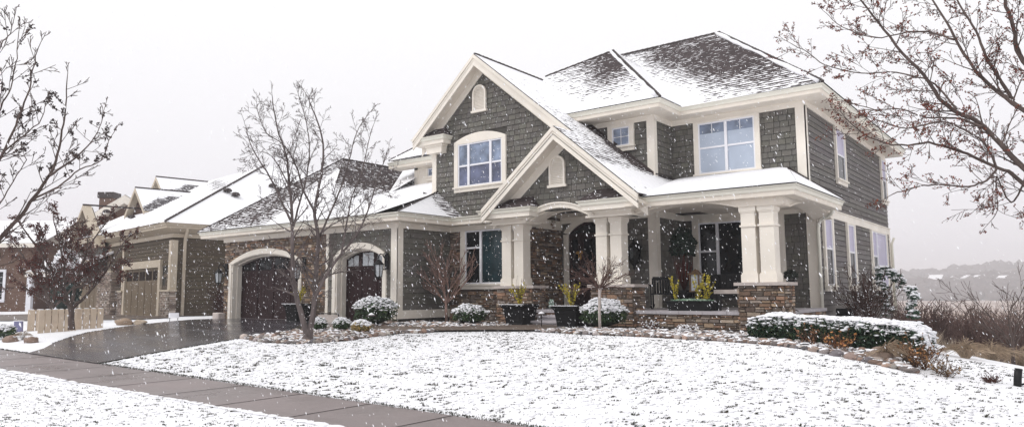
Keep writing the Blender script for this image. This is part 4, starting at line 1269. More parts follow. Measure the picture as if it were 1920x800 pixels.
# pavement joints, grooves tooled across each bay
m = MB(); x = -46.0
while x < 3:
    a = (x, ylo(x) + .01); c = (x + .0, yhi(x) - .01); n = 5
    for i in range(n):
        t0 = i / n; t1 = (i + 1) / n
        p = [(x - .012, a[1] + (c[1] - a[1]) * t0), (x + .012, a[1] + (c[1] - a[1]) * t0), (x + .012, a[1] + (c[1] - a[1]) * t1), (x - .012, a[1] + (c[1] - a[1]) * t1)]
        m.add([(u, v, terrain(u, v) + .0165) for u, v in p], [(0, 1, 2, 3)])
    x += 1.52
m.build('sidewalk_joint', M['joint'], kind='structure')
m = MB()
for i in range(40):
    x = -19.9 + 3.55 * i / 40; x2 = x + 3.55 / 40
    m.add([(x, yhi(x) - .02, terrain(x, yhi(x)) + .026), (x2, yhi(x2) - .02, terrain(x2, yhi(x2)) + .026), (x2, yhi(x2) + .02, terrain(x2, yhi(x2)) + .026), (x, yhi(x) + .02, terrain(x, yhi(x)) + .026)], [(0, 1, 2, 3)])
m.build('driveway_joint', M['joint'], kind='structure')
# planting beds: dark mulch under the stones
bedL = [(-16.75, 10.5), (-15.4, 10.2), (-14.2, 10.35), (-13.45, 11.1), (-13.45, 12.0), (-13.2, 12.9), (-15.2, 12.95), (-16.9, 13.1)]
bedM = [(-16.9, 14.0), (-15.4, 13.85), (-14.2, 13.95), (-13.0, 14.5), (-12.3, 15.3), (-12.15, 16.4), (-12.2, 17.6), (-16.2, 17.7), (-16.2, 15.3), (-16.7, 15.2)]
bedR = [(-10.2, 14.1), (-8.8, 13.95), (-7.5, 13.9), (-6.2, 13.75), (-5.0, 13.55), (-3.9, 13.3), (-3.0, 12.95), (-2.2, 12.6), (-1.95, 12.6), (-2.1, 13.4), (-2.6, 15.0), (-3.6, 17.5), (-4.6, 21), (-5.4, 23.5), (-5.6, 17.2), (-10.4, 17.0), (-10.4, 15.5), (-9.9, 14.7)]
for i, bd in enumerate((bedL, bedM, bedR)):
    drape('planting_bed', bd, .015, M['soil'], kind='structure')
def inpoly(x, y, poly):
    c = False; n = len(poly)
    for i in range(n):
        x1, y1 = poly[i]; x2, y2 = poly[(i + 1) % n]
        if (y1 > y) != (y2 > y) and x < (x2 - x1) * (y - y1) / (y2 - y1) + x1: c = not c
    return c
def inroad(x, y):
    return (ylo(x) - .02 < y < yhi(x) + .02) or inpoly(x, y, drv) or inpoly(x, y, walkp)
# tile-sized rocks: far too many to count, so one heap of stuff per bed
ROCK = [(.30, .22, .18), (.20, .17, .16), (.36, .25, .20), (.45, .38, .34), (.14, .13, .14), (.27, .18, .14), (.38, .33, .32), (.50, .46, .42)]
rk = MB(); sn = MB(); rr = random.Random(5)
def scatter(poly, n, r0, r1, snowp):
    x0 = min(p[0] for p in poly); x1 = max(p[0] for p in poly); y0 = min(p[1] for p in poly); y1 = max(p[1] for p in poly)
    k = 0
    while k < n:
        x = rr.uniform(x0, x1); y = rr.uniform(y0, y1)
        if not inpoly(x, y, poly): continue
        k += 1
        r = rr.uniform(r0, r1) * (1.35 if rr.random() < .12 else 1); z = terrain(x, y) + r * .38
        c = rr.choice(ROCK); q = rr.uniform(.35, 1.35)
        rx = r * rr.uniform(.8, 1.5); ry = r * rr.uniform(.7, 1.1); rz = r * rr.uniform(.5, .8)
        rk.blob((x, y, z), rx, ry, rz, k, .35, 7, 4, 0, (c[0] * q, c[1] * q, c[2] * q))
        if rr.random() < snowp:
            sn.blob((x + rr.uniform(-.3, .3) * r, y + rr.uniform(-.2, .4) * r, z + rz * .62), rx * rr.uniform(.55, .95), ry * rr.uniform(.5, .9), rz * .45, k + 9, .5, 7, 4)
scatter(bedL, 1900, .032, .080, .36)
scatter([(-13.45, 12.9), (-13.0, 12.85), (-12.6, 13.2), (-13.3, 13.0)], 30, .04, .08, .5)
scatter([(-16.9, 14.0), (-15.4, 13.85), (-14.2, 13.95), (-13.0, 14.5), (-12.3, 15.3), (-12.15, 16.4), (-16.2, 16.4), (-16.7, 15.2)], 1300, .032, .075, .5)
scatter([(-10.2, 14.1), (-8.8, 13.95), (-7.5, 13.9), (-6.2, 13.75), (-5.0, 13.55), (-5.0, 15.6), (-9.9, 15.6)], 2300, .028, .065, .5)
scatter([(-5.2, 13.6), (-3.9, 13.3), (-3.0, 12.95), (-2.2, 12.6), (-1.9, 12.6), (-2.6, 13.6), (-5.2, 14.3)], 1000, .03, .07, .5)
rk.build('river_stones', M['rock'], label='brown and grey river stones covering the planting beds', cat='river stones', kind='stuff')
sn.build('snow_patches', M['snow'], label='small snow patches lying on the river stones', cat='snow', kind='stuff')

# ---- grass: blades pushing through the snow, and the raw green edge along the paving
gm = MB(); gr = random.Random(8)
GC = [(.045, .055, .03), (.06, .068, .035), (.085, .075, .045), (.04, .042, .03), (.10, .07, .05), (.055, .05, .045)]
def tuft(x, y, n, h, sp, cs=GC):
    z = terrain(x, y) - .004
    for _ in range(n):
        a = gr.uniform(0, 6.28); px = x + gr.uniform(-sp, sp); py = y + gr.uniform(-sp, sp)
        hh = h * gr.uniform(.5, 1.2); ln = gr.uniform(.2, 1.6) * hh; w = gr.uniform(.004, .009)
        dx, dy = math.cos(a), math.sin(a)
        tx, ty = px + .6 * ln, py - ln * .5 + dy * .3 * ln
        c = gr.choice(cs)
        gm.add([(px - dy * w, py + dx * w, z), (px + dy * w, py - dx * w, z), (tx, ty, z + hh)], [(0, 1, 2)], 0, c)
def dash(x, y, big=1.0):
    a = rad(gr.gauss(42, 22)); L = gr.uniform(.015, .10) * big; n = int(2 + L * 60)
    for i in range(n):
        t = gr.uniform(-.5, .5) * L; tuft(x + math.cos(a) * t, y + math.sin(a) * t, gr.choice((2, 3, 4)),   .019 * big, .007 + .009 * (1 - abs(t) / (L + .01)))
nn = 0
while nn < 5200:
    x = gr.uniform(-17.5, 2.2); y = gr.uniform(7.0, 14.8)
    if inroad(x, y) or inpoly(x, y, bedL) or inpoly(x, y, bedR) or inpoly(x, y, bedM) or y < yhi(x) + .05 or (x < -16.2): continue
    if noise.noise(Vector((x * .9, y * .9, 0))) + gr.uniform(-.4, .7) < 0: continue
    nn += 1; dash(x, y, gr.choice((.5, .7, .9, 1, 1.5)) * (1 if y > 9.0 or gr.random() < .8 else 1.9))
nn = 0
while nn < 2300:
    x = gr.uniform(-19, 1.5); y = gr.uniform(2.8, 5.6)
    if y > ylo(x) - .02: continue
    nn += 1; dash(x, y, gr.choice((.6, .8, 1.2)))
nn = 0
while nn < 9000:      # single blades
    x = gr.uniform(-17.5, 2.2); y = gr.uniform(3.0, 14.5)
    if inroad(x, y) or inpoly(x, y, bedL) or inpoly(x, y, bedR) or inpoly(x, y, bedM) or x < -16.2: continue
    nn += 1; tuft(x, y, 2, .02, .01)
x = -45.0
while x < 2:      # edge fringes
    for y, n, s in ((yhi(x) + gr.uniform(.0, .09), 7, 1), (ylo(x) - gr.uniform(0, .03), 2, .5)):
        if not inroad(x, y + .04): tuft(x, y, n, .032 * s + .008, .03)
    x += .022
for i in range(len(drv) - 8):
    pass
for (a, c) in (((-16.35, 7.0), (-16.55, 8.2)), ((-16.55, 8.2), (-16.85, 10.4)), ((-22.7, 8.8), (-21.5, 7.9)), ((-23.7, 9.67), (-22.7, 8.8)), ((-25.0, 11.63), (-23.7, 9.67))):
    for i in range(130):
        t = gr.random(); tuft(a[0] + (c[0] - a[0]) * t + .04, a[1] + (c[1] - a[1]) * t, 3, .04, .02)
gm.build('grass', M['leaf'], label='dark green grass blades poking through the lawn snow', cat='grass', kind='stuff')
# lumps of snow held on the grass near the paving edge and over the lawn: real relief
sm = MB(); nn = 0
while nn < 3600:
    x = gr.uniform(-17, 2); y = gr.uniform(6.9, 11.5) if nn % 6 else gr.uniform(3.2, 5.4)
    if inroad(x, y) or inpoly(x, y, bedL): continue
    nn += 1; r = gr.uniform(.015, .04)
    sm.blob((x, y, terrain(x, y) + r * .12), r * gr.uniform(1, 1.8), r * gr.uniform(.7, 1.2), r * .42, nn, .5, 6, 4, smooth=True)
x = -45.0
while x < 2:
    for yy, sgn, rr_ in ((ylo(x), 1, .045), (yhi(x), 1, .03), (ylo(x), 1, .07)):
        if gr.random() < .55 and not inpoly(x, yy + .05, drv):
            r = gr.uniform(.4, 1.2) * rr_ * (1 + .6 * noise.noise(Vector((x * .7, yy, 5))))
            sm.blob((x, yy + gr.uniform(-.02, .03) + (.05 if rr_ == .03 else 0), terrain(x, yy) + .006), r * gr.uniform(1, 2.2), r * .8, r * .30, int(x * 100) % 997, .5, 7, 4)
    x += .05
sm.build('snow_lumps', M['snow'], label='lumpy snow held up by the grass blades', cat='snow', kind='stuff')
# ------------------------------------------------------------------ trees
def rvec(r): 
    while True:
        v = Vector((r.uniform(-1, 1), r.uniform(-1, 1), r.uniform(-1, 1)))
        if .05 < v.length < 1: return v.normalized()
def grow(mb, p, d, L, r0, lev, R, P, tips):
    """a twig with its own side twigs; P: dict(curl, up, n, ratio, ang, sides)"""
    n = max(3, int(L / P.get('seg', .12))); n = min(n, 12); pts = [p.copy()]; dd = d.copy()
    for i in range(n):
        dd = (dd + rvec(R) * P['curl'] + Vector((0, 0, P['up'])) * .1).normalized()
        pts.append(pts[-1] + dd * L / n)
    rs = [max(P['rmin'], r0 * (1 - .8 * i / n)) for i in range(n + 1)]
    mb.tube([tuple(q) for q in pts], rs, 3 if r0 < .008 else 5, 0, (1, 1, 1), cap=False)
    for i in range(1, n + 1): tips.append((pts[i], dd, lev, i == n))
    if lev <= 0: return
    k = R.randint(*P['n'])
    for j in range(k):
        t = (.18 + .8 * (j + R.random()) / k) * n; i = min(n - 1, int(t)); q = pts[i].lerp(pts[i + 1], t - i)
        ax = (pts[i + 1] - pts[i]).normalized(); o = ax.orthogonal().normalized(); o.rotate(Matrix.Rotation(R.uniform(0, 6.28), 3, ax))
        a = R.uniform(*P['ang']); nd = (ax * math.cos(a) + o * math.sin(a)).normalized()
        grow(mb, q, nd, L * R.uniform(*P['ratio']) * (1 - .35 * t / n), max(P['rmin'], r0 * .6 * (1 - .6 * t / n)), lev - 1, R, P, tips)
def smooth_path(pts, sub=4):
    P = [Vector(p) for p in pts]; out = []
    for i in range(len(P) - 1):
        a = P[max(0, i - 1)]; b_ = P[i]; c = P[i + 1]; d = P[min(len(P) - 1, i + 2)]
        for j in range(sub):
            t = j / sub
            out.append(.5 * ((2 * b_) + (c - a) * t + (2 * a - 5 * b_ + 4 * c - d) * t * t + (3 * b_ - a - 3 * c + d) * t ** 3))
    out.append(P[-1]); return out
def limb_tree(limbs, radii, R, P, step, twig, lev, tips, mb, skip=0):
    for L, (ra, rb) in zip(limbs, radii):
        q = smooth_path(L); n = len(q)
        q = [v + rvec(R) * (.006 + ra * .05) for v in q]
        mb.tube([tuple(v) for v in q], [ra + (rb - ra) * (i / (n - 1)) ** .65 for i in range(n)], 6, 0, (1, 1, 1), cap=False)
        acc = 0; tot = sum((q[i + 1] - q[i]).length for i in range(n - 1)); run = 0
        for i in range(n - 1):
            sl_ = (q[i + 1] - q[i]).length; run += sl_; acc += sl_
            while acc > step:
                acc -= step; f = run / tot
                if f < skip: continue
                ax = (q[i + 1] - q[i]).normalized(); o = ax.orthogonal().normalized(); o.rotate(Matrix.Rotation(R.uniform(0, 6.28), 3, ax))
                a = R.uniform(.5, 1.1); nd = (ax * math.cos(a) + o * math.sin(a)).normalized()
                grow(mb, q[i].copy(), nd, twig * R.uniform(.5, 1.15) * (1.1 - .5 * f), max(P['rmin'] * 1.2, (ra + (rb - ra) * f) * .42), lev, R, P, tips)
        grow(mb, q[-1].copy(), (q[-1] - q[-2]).normalized(), twig * .45, rb, lev, R, P, tips)
RL= [[(0.23, 8.6, 0.54), (-0.29, 8.45, 1.15), (-0.58, 8.29, 1.58), (-0.86, 8.13, 1.8), (-1.01, 7.96, 2.09), (-1.21, 7.79, 2.4), (-1.36, 7.62, 2.68), (-1.49, 7.45, 2.91)], [(0.26, 8.6, 1.19), (-0.26, 8.71, 1.77), (-0.52, 8.82, 2.08), (-0.75, 8.92, 2.51), (-0.89, 9.02, 2.92), (-1.02, 9.13, 3.25), (-1.14, 9.23, 3.6)], [(0.24, 8.7, 1.46), (-0.22, 8.62, 2.24), (-0.28, 8.55, 2.58), (-0.33, 8.47, 2.85), (-0.37, 8.39, 3.11)], [(0.22, 8.6, 0.19), (-0.3, 8.49, 1.01), (-0.5, 8.38, 1.17), (-0.8, 8.26, 1.36), (-1.03, 8.14, 1.45), (-1.25, 8.0, 1.43), (-1.51, 7.86, 1.52), (-1.67, 7.72, 1.7)], [(-0.75, 7.96, 1.71), (-0.9, 8.06, 1.97), (-1.04, 8.16, 2.11), (-1.29, 8.24, 2.24), (-1.63, 8.3, 2.32), (-2.0, 8.34, 2.49), (-2.2, 8.4, 2.69), (-2.39, 8.47, 2.86)], [(-0.49, 8.19, 1.14), (-0.57, 8.14, 1.03), (-0.72, 8.09, 0.98), (-0.99, 8.02, 1.01), (-1.15, 7.96, 0.99), (-1.33, 7.89, 0.94)], [(-0.57, 8.08, 1.54), (-0.8, 8.22, 1.68), (-1.07, 8.35, 1.75), (-1.3, 8.48, 1.9), (-1.58, 8.6, 1.97), (-1.9, 8.7, 2.13)], [(-0.34, 8.79, 1.89), (-0.54, 8.88, 2.4), (-0.62, 8.98, 2.74), (-0.76, 9.07, 3.1), (-0.8, 9.17, 3.39)], [(-0.49, 8.19, 1.14), (-0.56, 8.02, 1.36), (-0.73, 7.85, 1.5), (-0.88, 7.67, 1.55), (-1.12, 7.48, 1.49), (-1.3, 7.28, 1.55)], [(-0.77, 8.37, 2.51), (-1.01, 8.54, 2.7), (-1.29, 8.71, 2.8), (-1.58, 8.86, 2.86), (-1.94, 8.99, 3.1), (-2.16, 9.15, 3.38)], [(-0.3, 8.49, 1.01), (-0.42, 8.59, 0.84), (-0.53, 8.68, 1.13), (-0.54, 8.78, 0.84), (-0.6, 8.88, 0.72)]]
LL= [[(-7.16, 1.88, -0.02), (-7.16, 2.18, 0.48), (-7.2, 2.36, 0.74), (-7.22, 2.54, 1.07), (-7.29, 2.62, 1.28), (-7.36, 2.68, 1.53), (-7.43, 2.72, 1.78), (-7.51, 2.74, 2.09)], [(-7.07, 2.49, 1.05), (-7.28, 2.72, 1.22), (-7.49, 2.96, 1.44), (-7.71, 3.14, 1.69), (-7.95, 3.28, 1.95)], [(-7.21, 2.42, 0.84), (-7.05, 2.56, 0.96), (-6.9, 2.67, 1.11), (-6.75, 2.78, 1.19), (-6.63, 2.8, 1.4)], [(-7.14, 1.94, 0.59), (-7.01, 2.1, 1.15), (-6.91, 2.16, 1.42), (-6.82, 2.2, 1.66), (-6.73, 2.2, 1.88), (-6.64, 2.2, 2.04)], [(-7.03, 1.95, 1.11), (-7.07, 2.09, 1.57), (-7.13, 2.17, 1.78), (-7.19, 2.22, 2.07), (-7.26, 2.24, 2.33)], [(-7.02, 2.0, 0.98), (-7.11, 2.13, 1.18), (-7.19, 2.31, 1.39), (-7.27, 2.47, 1.58), (-7.38, 2.53, 1.76)], [(-7.05, 1.9, 1.55), (-6.91, 2.01, 2.05), (-6.8, 2.03, 2.12), (-6.7, 2.03, 2.21)], [(-7.12, 2.01, 0.59), (-7.2, 2.18, 0.79), (-7.3, 2.29, 1.0), (-7.39, 2.41, 1.22), (-7.54, 2.35, 1.28)]]
CL= [[(-14.35, 10.69, -1.02), (-14.41, 10.56, -0.49), (-14.48, 10.39, 0.13), (-14.5, 10.31, 0.88), (-14.48, 10.27, 1.64), (-14.49, 10.18, 2.52), (-14.52, 10.08, 3.28), (-14.61, 9.88, 3.9), (-14.65, 9.75, 4.59)], [(-14.34, 10.71, -1.02), (-14.31, 10.81, -0.37), (-14.32, 10.86, 0.39), (-14.33, 10.91, 1.28), (-14.42, 10.86, 2.06), (-14.37, 10.99, 2.86), (-14.38, 11.04, 3.67), (-14.54, 10.89, 4.4), (-14.69, 10.75, 4.87)], [(-14.33, 10.73, -0.87), (-14.18, 10.76, -0.12), (-13.96, 10.89, 0.44), (-13.67, 11.09, 0.94), (-13.38, 11.28, 1.38), (-13.13, 11.42, 1.95), (-12.93, 11.5, 2.65), (-12.7, 11.6, 3.28)], [(-14.43, 10.24, 1.63), (-14.49, 9.92, 2.24), (-14.51, 9.64, 2.71), (-14.52, 9.36, 3.05), (-14.52, 9.11, 3.44), (-14.45, 8.95, 3.77)], [(-14.4, 10.96, 1.29), (-14.35, 11.26, 1.96), (-14.29, 11.55, 2.65), (-14.29, 11.79, 3.36), (-14.29, 12.0, 4.09), (-14.21, 12.31, 4.63)], [(-14.43, 10.25, 1.51), (-14.44, 10.44, 2.16), (-14.45, 10.63, 2.83), (-14.52, 10.74, 3.64), (-14.69, 10.71, 4.33), (-14.88, 10.65, 4.89)], [(-14.28, 10.79, 1.92), (-14.34, 10.48, 2.41), (-14.34, 10.24, 3.02), (-14.41, 9.9, 3.49), (-14.49, 9.52, 3.69), (-14.49, 9.26, 4.21)], [(-13.59, 11.02, 0.94), (-13.6, 11.17, 1.64), (-13.6, 11.32, 2.3), (-13.52, 11.57, 2.98), (-13.52, 11.73, 3.66), (-13.52, 11.89, 4.16)], [(-14.4, 10.12, 2.5), (-14.71, 9.9, 3.15), (-14.96, 9.77, 3.35), (-15.23, 9.6, 3.29)], [(-14.4, 10.97, 1.42), (-14.05, 11.13, 1.67), (-13.64, 11.36, 1.92), (-13.26, 11.53, 2.29), (-12.8, 11.79, 2.47)]]
KL= [[(-23.31, 9.04, -1.0), (-23.33, 8.99, -0.33), (-23.4, 8.79, 0.14), (-23.52, 8.47, 0.83), (-23.64, 8.14, 1.37), (-23.75, 7.81, 1.9)], [(-23.33, 8.99, -0.38), (-23.44, 9.12, 0.22), (-23.52, 9.33, 1.01), (-23.57, 9.61, 1.68), (-23.58, 9.97, 2.28)], [(-23.32, 9.0, -0.33), (-23.27, 8.67, -0.09), (-23.23, 8.31, 0.14), (-23.19, 7.9, 0.51)], [(-23.32, 9.0, -0.41), (-23.31, 9.37, -0.02), (-23.28, 9.78, 0.54), (-23.27, 10.13, 1.19), (-23.27, 10.42, 1.7)], [(-23.4, 8.79, 0.14), (-23.41, 8.78, 0.84), (-23.47, 8.62, 1.62), (-23.52, 8.46, 2.24)], [(-23.3, 9.06, 0.21), (-23.05, 9.32, 0.37), (-22.78, 9.63, 0.84), (-22.58, 9.77, 0.76)]]

RL = RL + [[(.44 - p[0], p[1] + .6, p[2]) for p in L] for L in RL[:6]]
LL = LL + [[(-14.34 - p[0], 3.76 - p[1], p[2]) for p in L] for L in LL[:5]]
R = random.Random(3)
# right tree with red buds
t = thing('budding_maple', 'large bare tree with red buds reaching in over the lawn from the right', 'tree', (.22, 8.6, terrain(.22, 8.6)))
off = Vector(t.location)
def local(mb, o): mb.v = [(a[0] - o.x, a[1] - o.y, a[2] - o.z) for a in mb.v]; return mb
b = MB(); z0 = terrain(.22, 8.6)
b.tube([tuple(v) for v in smooth_path([(.22, 8.6, z0 - .2), (.22, 8.6, z0 + .3), (.21, 8.6, -.48), (.23, 8.6, .54), (.24, 8.7, 1.46), (.3, 8.8, 2.6), (.25, 9, 4.2), (.3, 9.1, 6)])], [.2, .16, .135, .125, .11, .10, .085, .075, .07, .06, .055, .05, .05, .045, .04, .04, .035, .035, .03, .03, .03, .03, .03, .03, .03, .03, .03, .03, .03][:29], 10)
local(b, off).build('trunk', M['bark'], t)
b = MB(); tips = []
PR = dict(curl=.13, up=.25, n=(3, 5), ratio=(.35, .6), ang=(.4, .9), rmin=.0024, seg=.10)
RR = [(.036, .007), (.030, .008), (.030, .012), (.026, .005), (.011, .004), (.013, .005), (.012, .004), (.020, .007), (.013, .005), (.012, .004), (.010, .004)]
limb_tree(RL, RR + RR[:6], R, PR, .105, .52, 2, tips, b, .04)
local(b, off).build('crown', M['bark'], t)
b = MB()
for (p, d, lev, end) in tips:
    if R.random() < (.6 if end else .24):
        q = p + rvec(R) * .012; c = R.uniform(.6, 1.5); b.octa(tuple(q), R.uniform(.0045, .0085), rvec(R), 1.5, 0, (c, c * R.uniform(.7, 1.3), c))
        if R.random() < .35: b.octa(tuple(q + rvec(R) * .016), R.uniform(.005, .009), rvec(R), 1.4, 0, (c, c, c))
local(b, off).build('buds', M['bud'], t)

# left street tree
t = thing('street_tree', 'bare dark tree with a few dried seed clusters at far left edge', 'tree', (-7.17, 1.85, terrain(-7.17, 1.85)))
off = Vector(t.location); b = MB(); z0 = terrain(-7.17, 1.85)
b.tube([(-7.17, 1.85, z0 - .2), (-7.17, 1.85, z0 + .3), (-7.17, 1.86, -.5), (-7.16, 1.88, .1), (-7.2, 1.9, .9), (-7.45, 1.8, 1.9)], [.17, .12, .11, .10, .075, .03], 10)
local(b, off).build('trunk', M['bark'], t)
b = MB(); tips = []
PL = dict(curl=.09, up=.6, n=(2, 4), ratio=(.35, .6), ang=(.35, .75), rmin=.0026, seg=.1)
limb_tree(LL, [(.026, .004), (.012, .003), (.011, .003), (.016, .0035), (.010, .003), (.010, .003), (.008, .003), (.008, .003), (.026, .004), (.012, .003), (.011, .003), (.016, .0035), (.010, .003)], R, PL, .10, .33, 2, tips, b, .12)
local(b, off).build('crown', M['bark'], t)
b = MB()
for (p, d, lev, end) in tips:
    if R.random() < .02 or (p.z > 1.0 and p.z < 1.9 and R.random() < .035):
        for _ in range(R.randint(3, 9)):
            q = p + rvec(R) * R.uniform(.0, .028); b.octa(tuple(q), R.uniform(.004, .010), rvec(R), 1.3)
local(b, off).build('seed_clusters', M['copper'], t)

# clump tree in front of the garage
M['bark2'] = vmat('grey_bark_snowy', (.125, .102, .098), .35, 9, .9, .2, .004, 50, sc=(1, 1, .3))
tb = (-14.38, 10.72); z0 = terrain(*tb)
t = thing('clump_tree', 'bare three stemmed tree growing from the stone bed before the garage', 'tree', (tb[0], tb[1], z0))
off = Vector(t.location); b = MB(); tips = []
PC = dict(curl=.13, up=.35, n=(3, 5), ratio=(.35, .62), ang=(.4, 1.05), rmin=.0045, seg=.14)
limb_tree(CL, [(.085, .009), (.085, .009), (.055, .009), (.032, .007), (.032, .007), (.030, .007), (.030, .007), (.026, .007), (.018, .006), (.020, .006)], R, PC, .14, .80, 2, tips, b, .2)
local(b, off).build('crown', M['bark2'], t)
b = MB(); b.blob((tb[0], tb[1], z0 + .02), .17, .15, .16, 4, .2); local(b, off).build('root_flare', M['bark2'], t)

# crab apple by the slatted panels
for k, (lims, x0_, y0_, lb, sc) in enumerate(((KL, -24.58, 9.48, 'maroon twigged crab apple standing behind the beige slatted panels', 1), (None, -31.5, 11.5, 'dark crab apple by the brick house porch', 1))):
    z0 = terrain(x0_, y0_)
    if lims is None: lims = [[(p[0] * 1.0 - 6.6, p[1] * 1.0 + 1.9, p[2] * 1.0 - .05) for p in L] for L in KL]
    t = thing('crab_apple', lb, 'tree', (x0_, y0_, z0)); off = Vector(t.location); b = MB(); tips = []
    PK = dict(curl=.22, up=.2, n=(4, 6), ratio=(.4, .65), ang=(.5, 1.1), rmin=.008, seg=.16)
    limb_tree(lims, [(.11, .02), (.07, .016), (.05, .014), (.06, .015), (.05, .015), (.035, .014)], R, PK, .24, 1.0, 2, tips, b, .25)
    local(b, off).build('crown', M['bark'], t)
    b = MB()
    for (p, d, lev, end) in tips:
        if R.random() < .8 and p.z > -.1:
            q = p + rvec(R) * .05; b.octa(tuple(q), R.uniform(.012, .024), rvec(R), 1.2, 0, (.55, .42, .5))
    local(b, off).build('fruit', M['bud'], t)

# ------------------------------------------------------------------ shrubs
def leafball(mb, sm, c, rx, ry, rz, n, R, cols, size=.035, snow=.5, sbias=.15, boxy=0.0):
    """many small leaves through the outer shell; snow tufts on upward parts"""
    for i in range(n):
        d = rvec(R)
        if d.z < -.5: d.z = -d.z * .5; d.normalize()
        q = 1 - abs(R.gauss(0, .13))
        if boxy:
            k = 1 / max(abs(d.x), abs(d.y), abs(d.z)) ; q *= 1 + (k - 1) * boxy * .6
        lump = 1 + .20 * noise.noise(Vector((d.x * 2.5, d.y * 2.5, d.z * 2.5 + c[0])))
        p = Vector((c[0] + d.x * rx * q * lump, c[1] + d.y * ry * q * lump, c[2] + d.z * rz * q * lump))
        u = (rvec(R) + d * .3).normalized(); w = u.cross(d + rvec(R) * .4).normalized(); s = size * R.uniform(.6, 1.3)
        cc = R.choice(cols); k = R.uniform(.6, 1.4)
        mb.add([tuple(p - u * s), tuple(p + w * s * .45), tuple(p + u * s), tuple(p - w * s * .45)], [(0, 1, 2, 3)], 0, (cc[0] * k, cc[1] * k, cc[2] * k))
        if sm is not None and q > .84 and d.z > sbias and R.random() < snow * (d.z - sbias + .25):
            s2 = size * R.uniform(.6, 1.25); sm.blob(tuple(p + Vector((0, 0, s * .35))), s2 * R.uniform(.9, 1.5), s2, s2 * .5, i, .6, 6, 4)
BOX = [(.035, .075, .03), (.05, .10, .04), (.03, .055, .028), (.075, .11, .04)]
def shrub(name, lb, x, y, rx, ry, rz, n, cols=BOX, size=.035, snow=.5, group=None, cat='shrub', boxy=0, sb=.1):
    z = terrain(x, y); t = thing(name, lb, cat, (x, y, z), 0, group)
    b = MB(); s = MB()
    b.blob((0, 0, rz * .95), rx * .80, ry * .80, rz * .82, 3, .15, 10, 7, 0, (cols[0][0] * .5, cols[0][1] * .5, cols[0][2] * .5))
    leafball(b, s, (0, 0, rz * .95), rx, ry, rz, n, R, cols, size, snow, sb, boxy)
    b.build('foliage', M['leaf'], t)
    if s.f: s.build('snow_cap', M['snow'], t)
    return t
shrub('boxwood_shrub', 'large rounded snow dusted boxwood beside the smaller garage door', -15.85, 14.1, .60, .55, .42, 3000, boxy=.45)
shrub('boxwood_shrub', 'low dome boxwood on the stones below the study window', -13.85, 15.9, .52, .5, .30, 2300)
shrub('boxwood_shrub', 'snow capped round boxwood behind the weeping tree at the entry pier', -9.30, 15.75, .60, .55, .38, 2900, snow=.8)
shrub('boxwood_shrub', 'small boxwood ball nearest the clump tree trunk', -16.1, 12.35, .21, .21, .19, 900, size=.028, group='small boxwood balls in the stone bed')
shrub('boxwood_shrub', 'small boxwood ball between its twin and the yellow shrub', -15.35, 12.5, .24, .23, .19, 1000, size=.028, group='small boxwood balls in the stone bed')
shrub('golden_shrub', 'small golden yellow shrub dusted with snow in the stone bed', -14.45, 12.4, .28, .26, .17, 1100, [(.50, .34, .12), (.42, .30, .13), (.30, .24, .10), (.10, .12, .05)], .030, .7)
# long clipped yew hedge
hx0, hy0, hx1, hy1 = -5.0, 14.25, -2.05, 14.75
t = thing('yew_hedge', 'long low clipped evergreen hedge loaded with snow, right of the stone porch pier', 'hedge', ((hx0 + hx1) / 2, 14.4, terrain(-3.5, 14.4)))
off = Vector(t.location); b = MB(); s = MB()
def hedge_pt(R):
    while True:
        u = R.random(); f = R.random()
        if f < .45: v, w = R.random(), 1.0          # top
        elif f < .88: v, w = 0.0, R.random()        # front
        else: u = float(R.random() > .5); v, w = R.random(), R.random()
        return u, v, w
for i in range(15000):
    u, v, w = hedge_pt(R)
    x = hx0 + (hx1 - hx0) * u; y = hy0 + (hy1 - hy0) * u * .4 + v * 1.15 - .35
    ed = min(1, min(u, 1 - u) * 9)
    h = (.54 - .0 * u) * (1 - .22 * (1 - ed) ** 2) + .045 * noise.noise(Vector((x * 2, y * 2, 1)))
    zb = -.97 - .16 * u - .03
    z = zb + h * w * (1 if u < .8 else 1 - (u - .8) * .7)
    inset = .07 * (1 - math.sin(math.pi * min(1, w * 1.05))) + (.10 if w > .9 else 0)
    if v == 0: y += inset * R.random() - abs(R.gauss(0, .035)) + .05 * noise.noise(Vector((x * 3, z * 3, 4)))
    else: z -= abs(R.gauss(0, .03))
    z -= (.10 * max(0, (.12 - v)) / .12 if w == 1.0 else 0)
    p = Vector((x, y, z)); uu = rvec(R); ww = uu.cross(rvec(R)).normalized(); sz = .036 * R.uniform(.6, 1.3)
    c = R.choice([(.025, .06, .03), (.03, .075, .035), (.02, .045, .025), (.06, .075, .03)]); k = R.uniform(.5, 1.3)
    b.add([tuple(p - uu * sz), tuple(p + ww * sz * .4), tuple(p + uu * sz), tuple(p - ww * sz * .4)], [(0, 1, 2, 3)], 0, (c[0] * k, c[1] * k, c[2] * k))
    pr = .50 if w > .97 else (.28 * max(0, w - .55) if v == 0 else .12)
    if R.random() < pr:
        s2 = .030 * R.uniform(.6, 1.5); s.blob(tuple(p + Vector((0, 0, .018))), s2 * R.uniform(1, 1.8), s2 * 1.1, s2 * .55, i, .6, 6, 4)
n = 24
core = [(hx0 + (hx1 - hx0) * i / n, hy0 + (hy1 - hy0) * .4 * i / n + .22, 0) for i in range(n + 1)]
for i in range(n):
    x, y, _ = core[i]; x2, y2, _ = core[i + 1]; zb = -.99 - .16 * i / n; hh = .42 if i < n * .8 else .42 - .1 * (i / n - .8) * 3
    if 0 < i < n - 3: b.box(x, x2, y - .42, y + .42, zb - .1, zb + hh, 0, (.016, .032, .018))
local(b, off).build('foliage', M['leaf'], t); local(s, off).build('snow_cap', M['snow'], t)

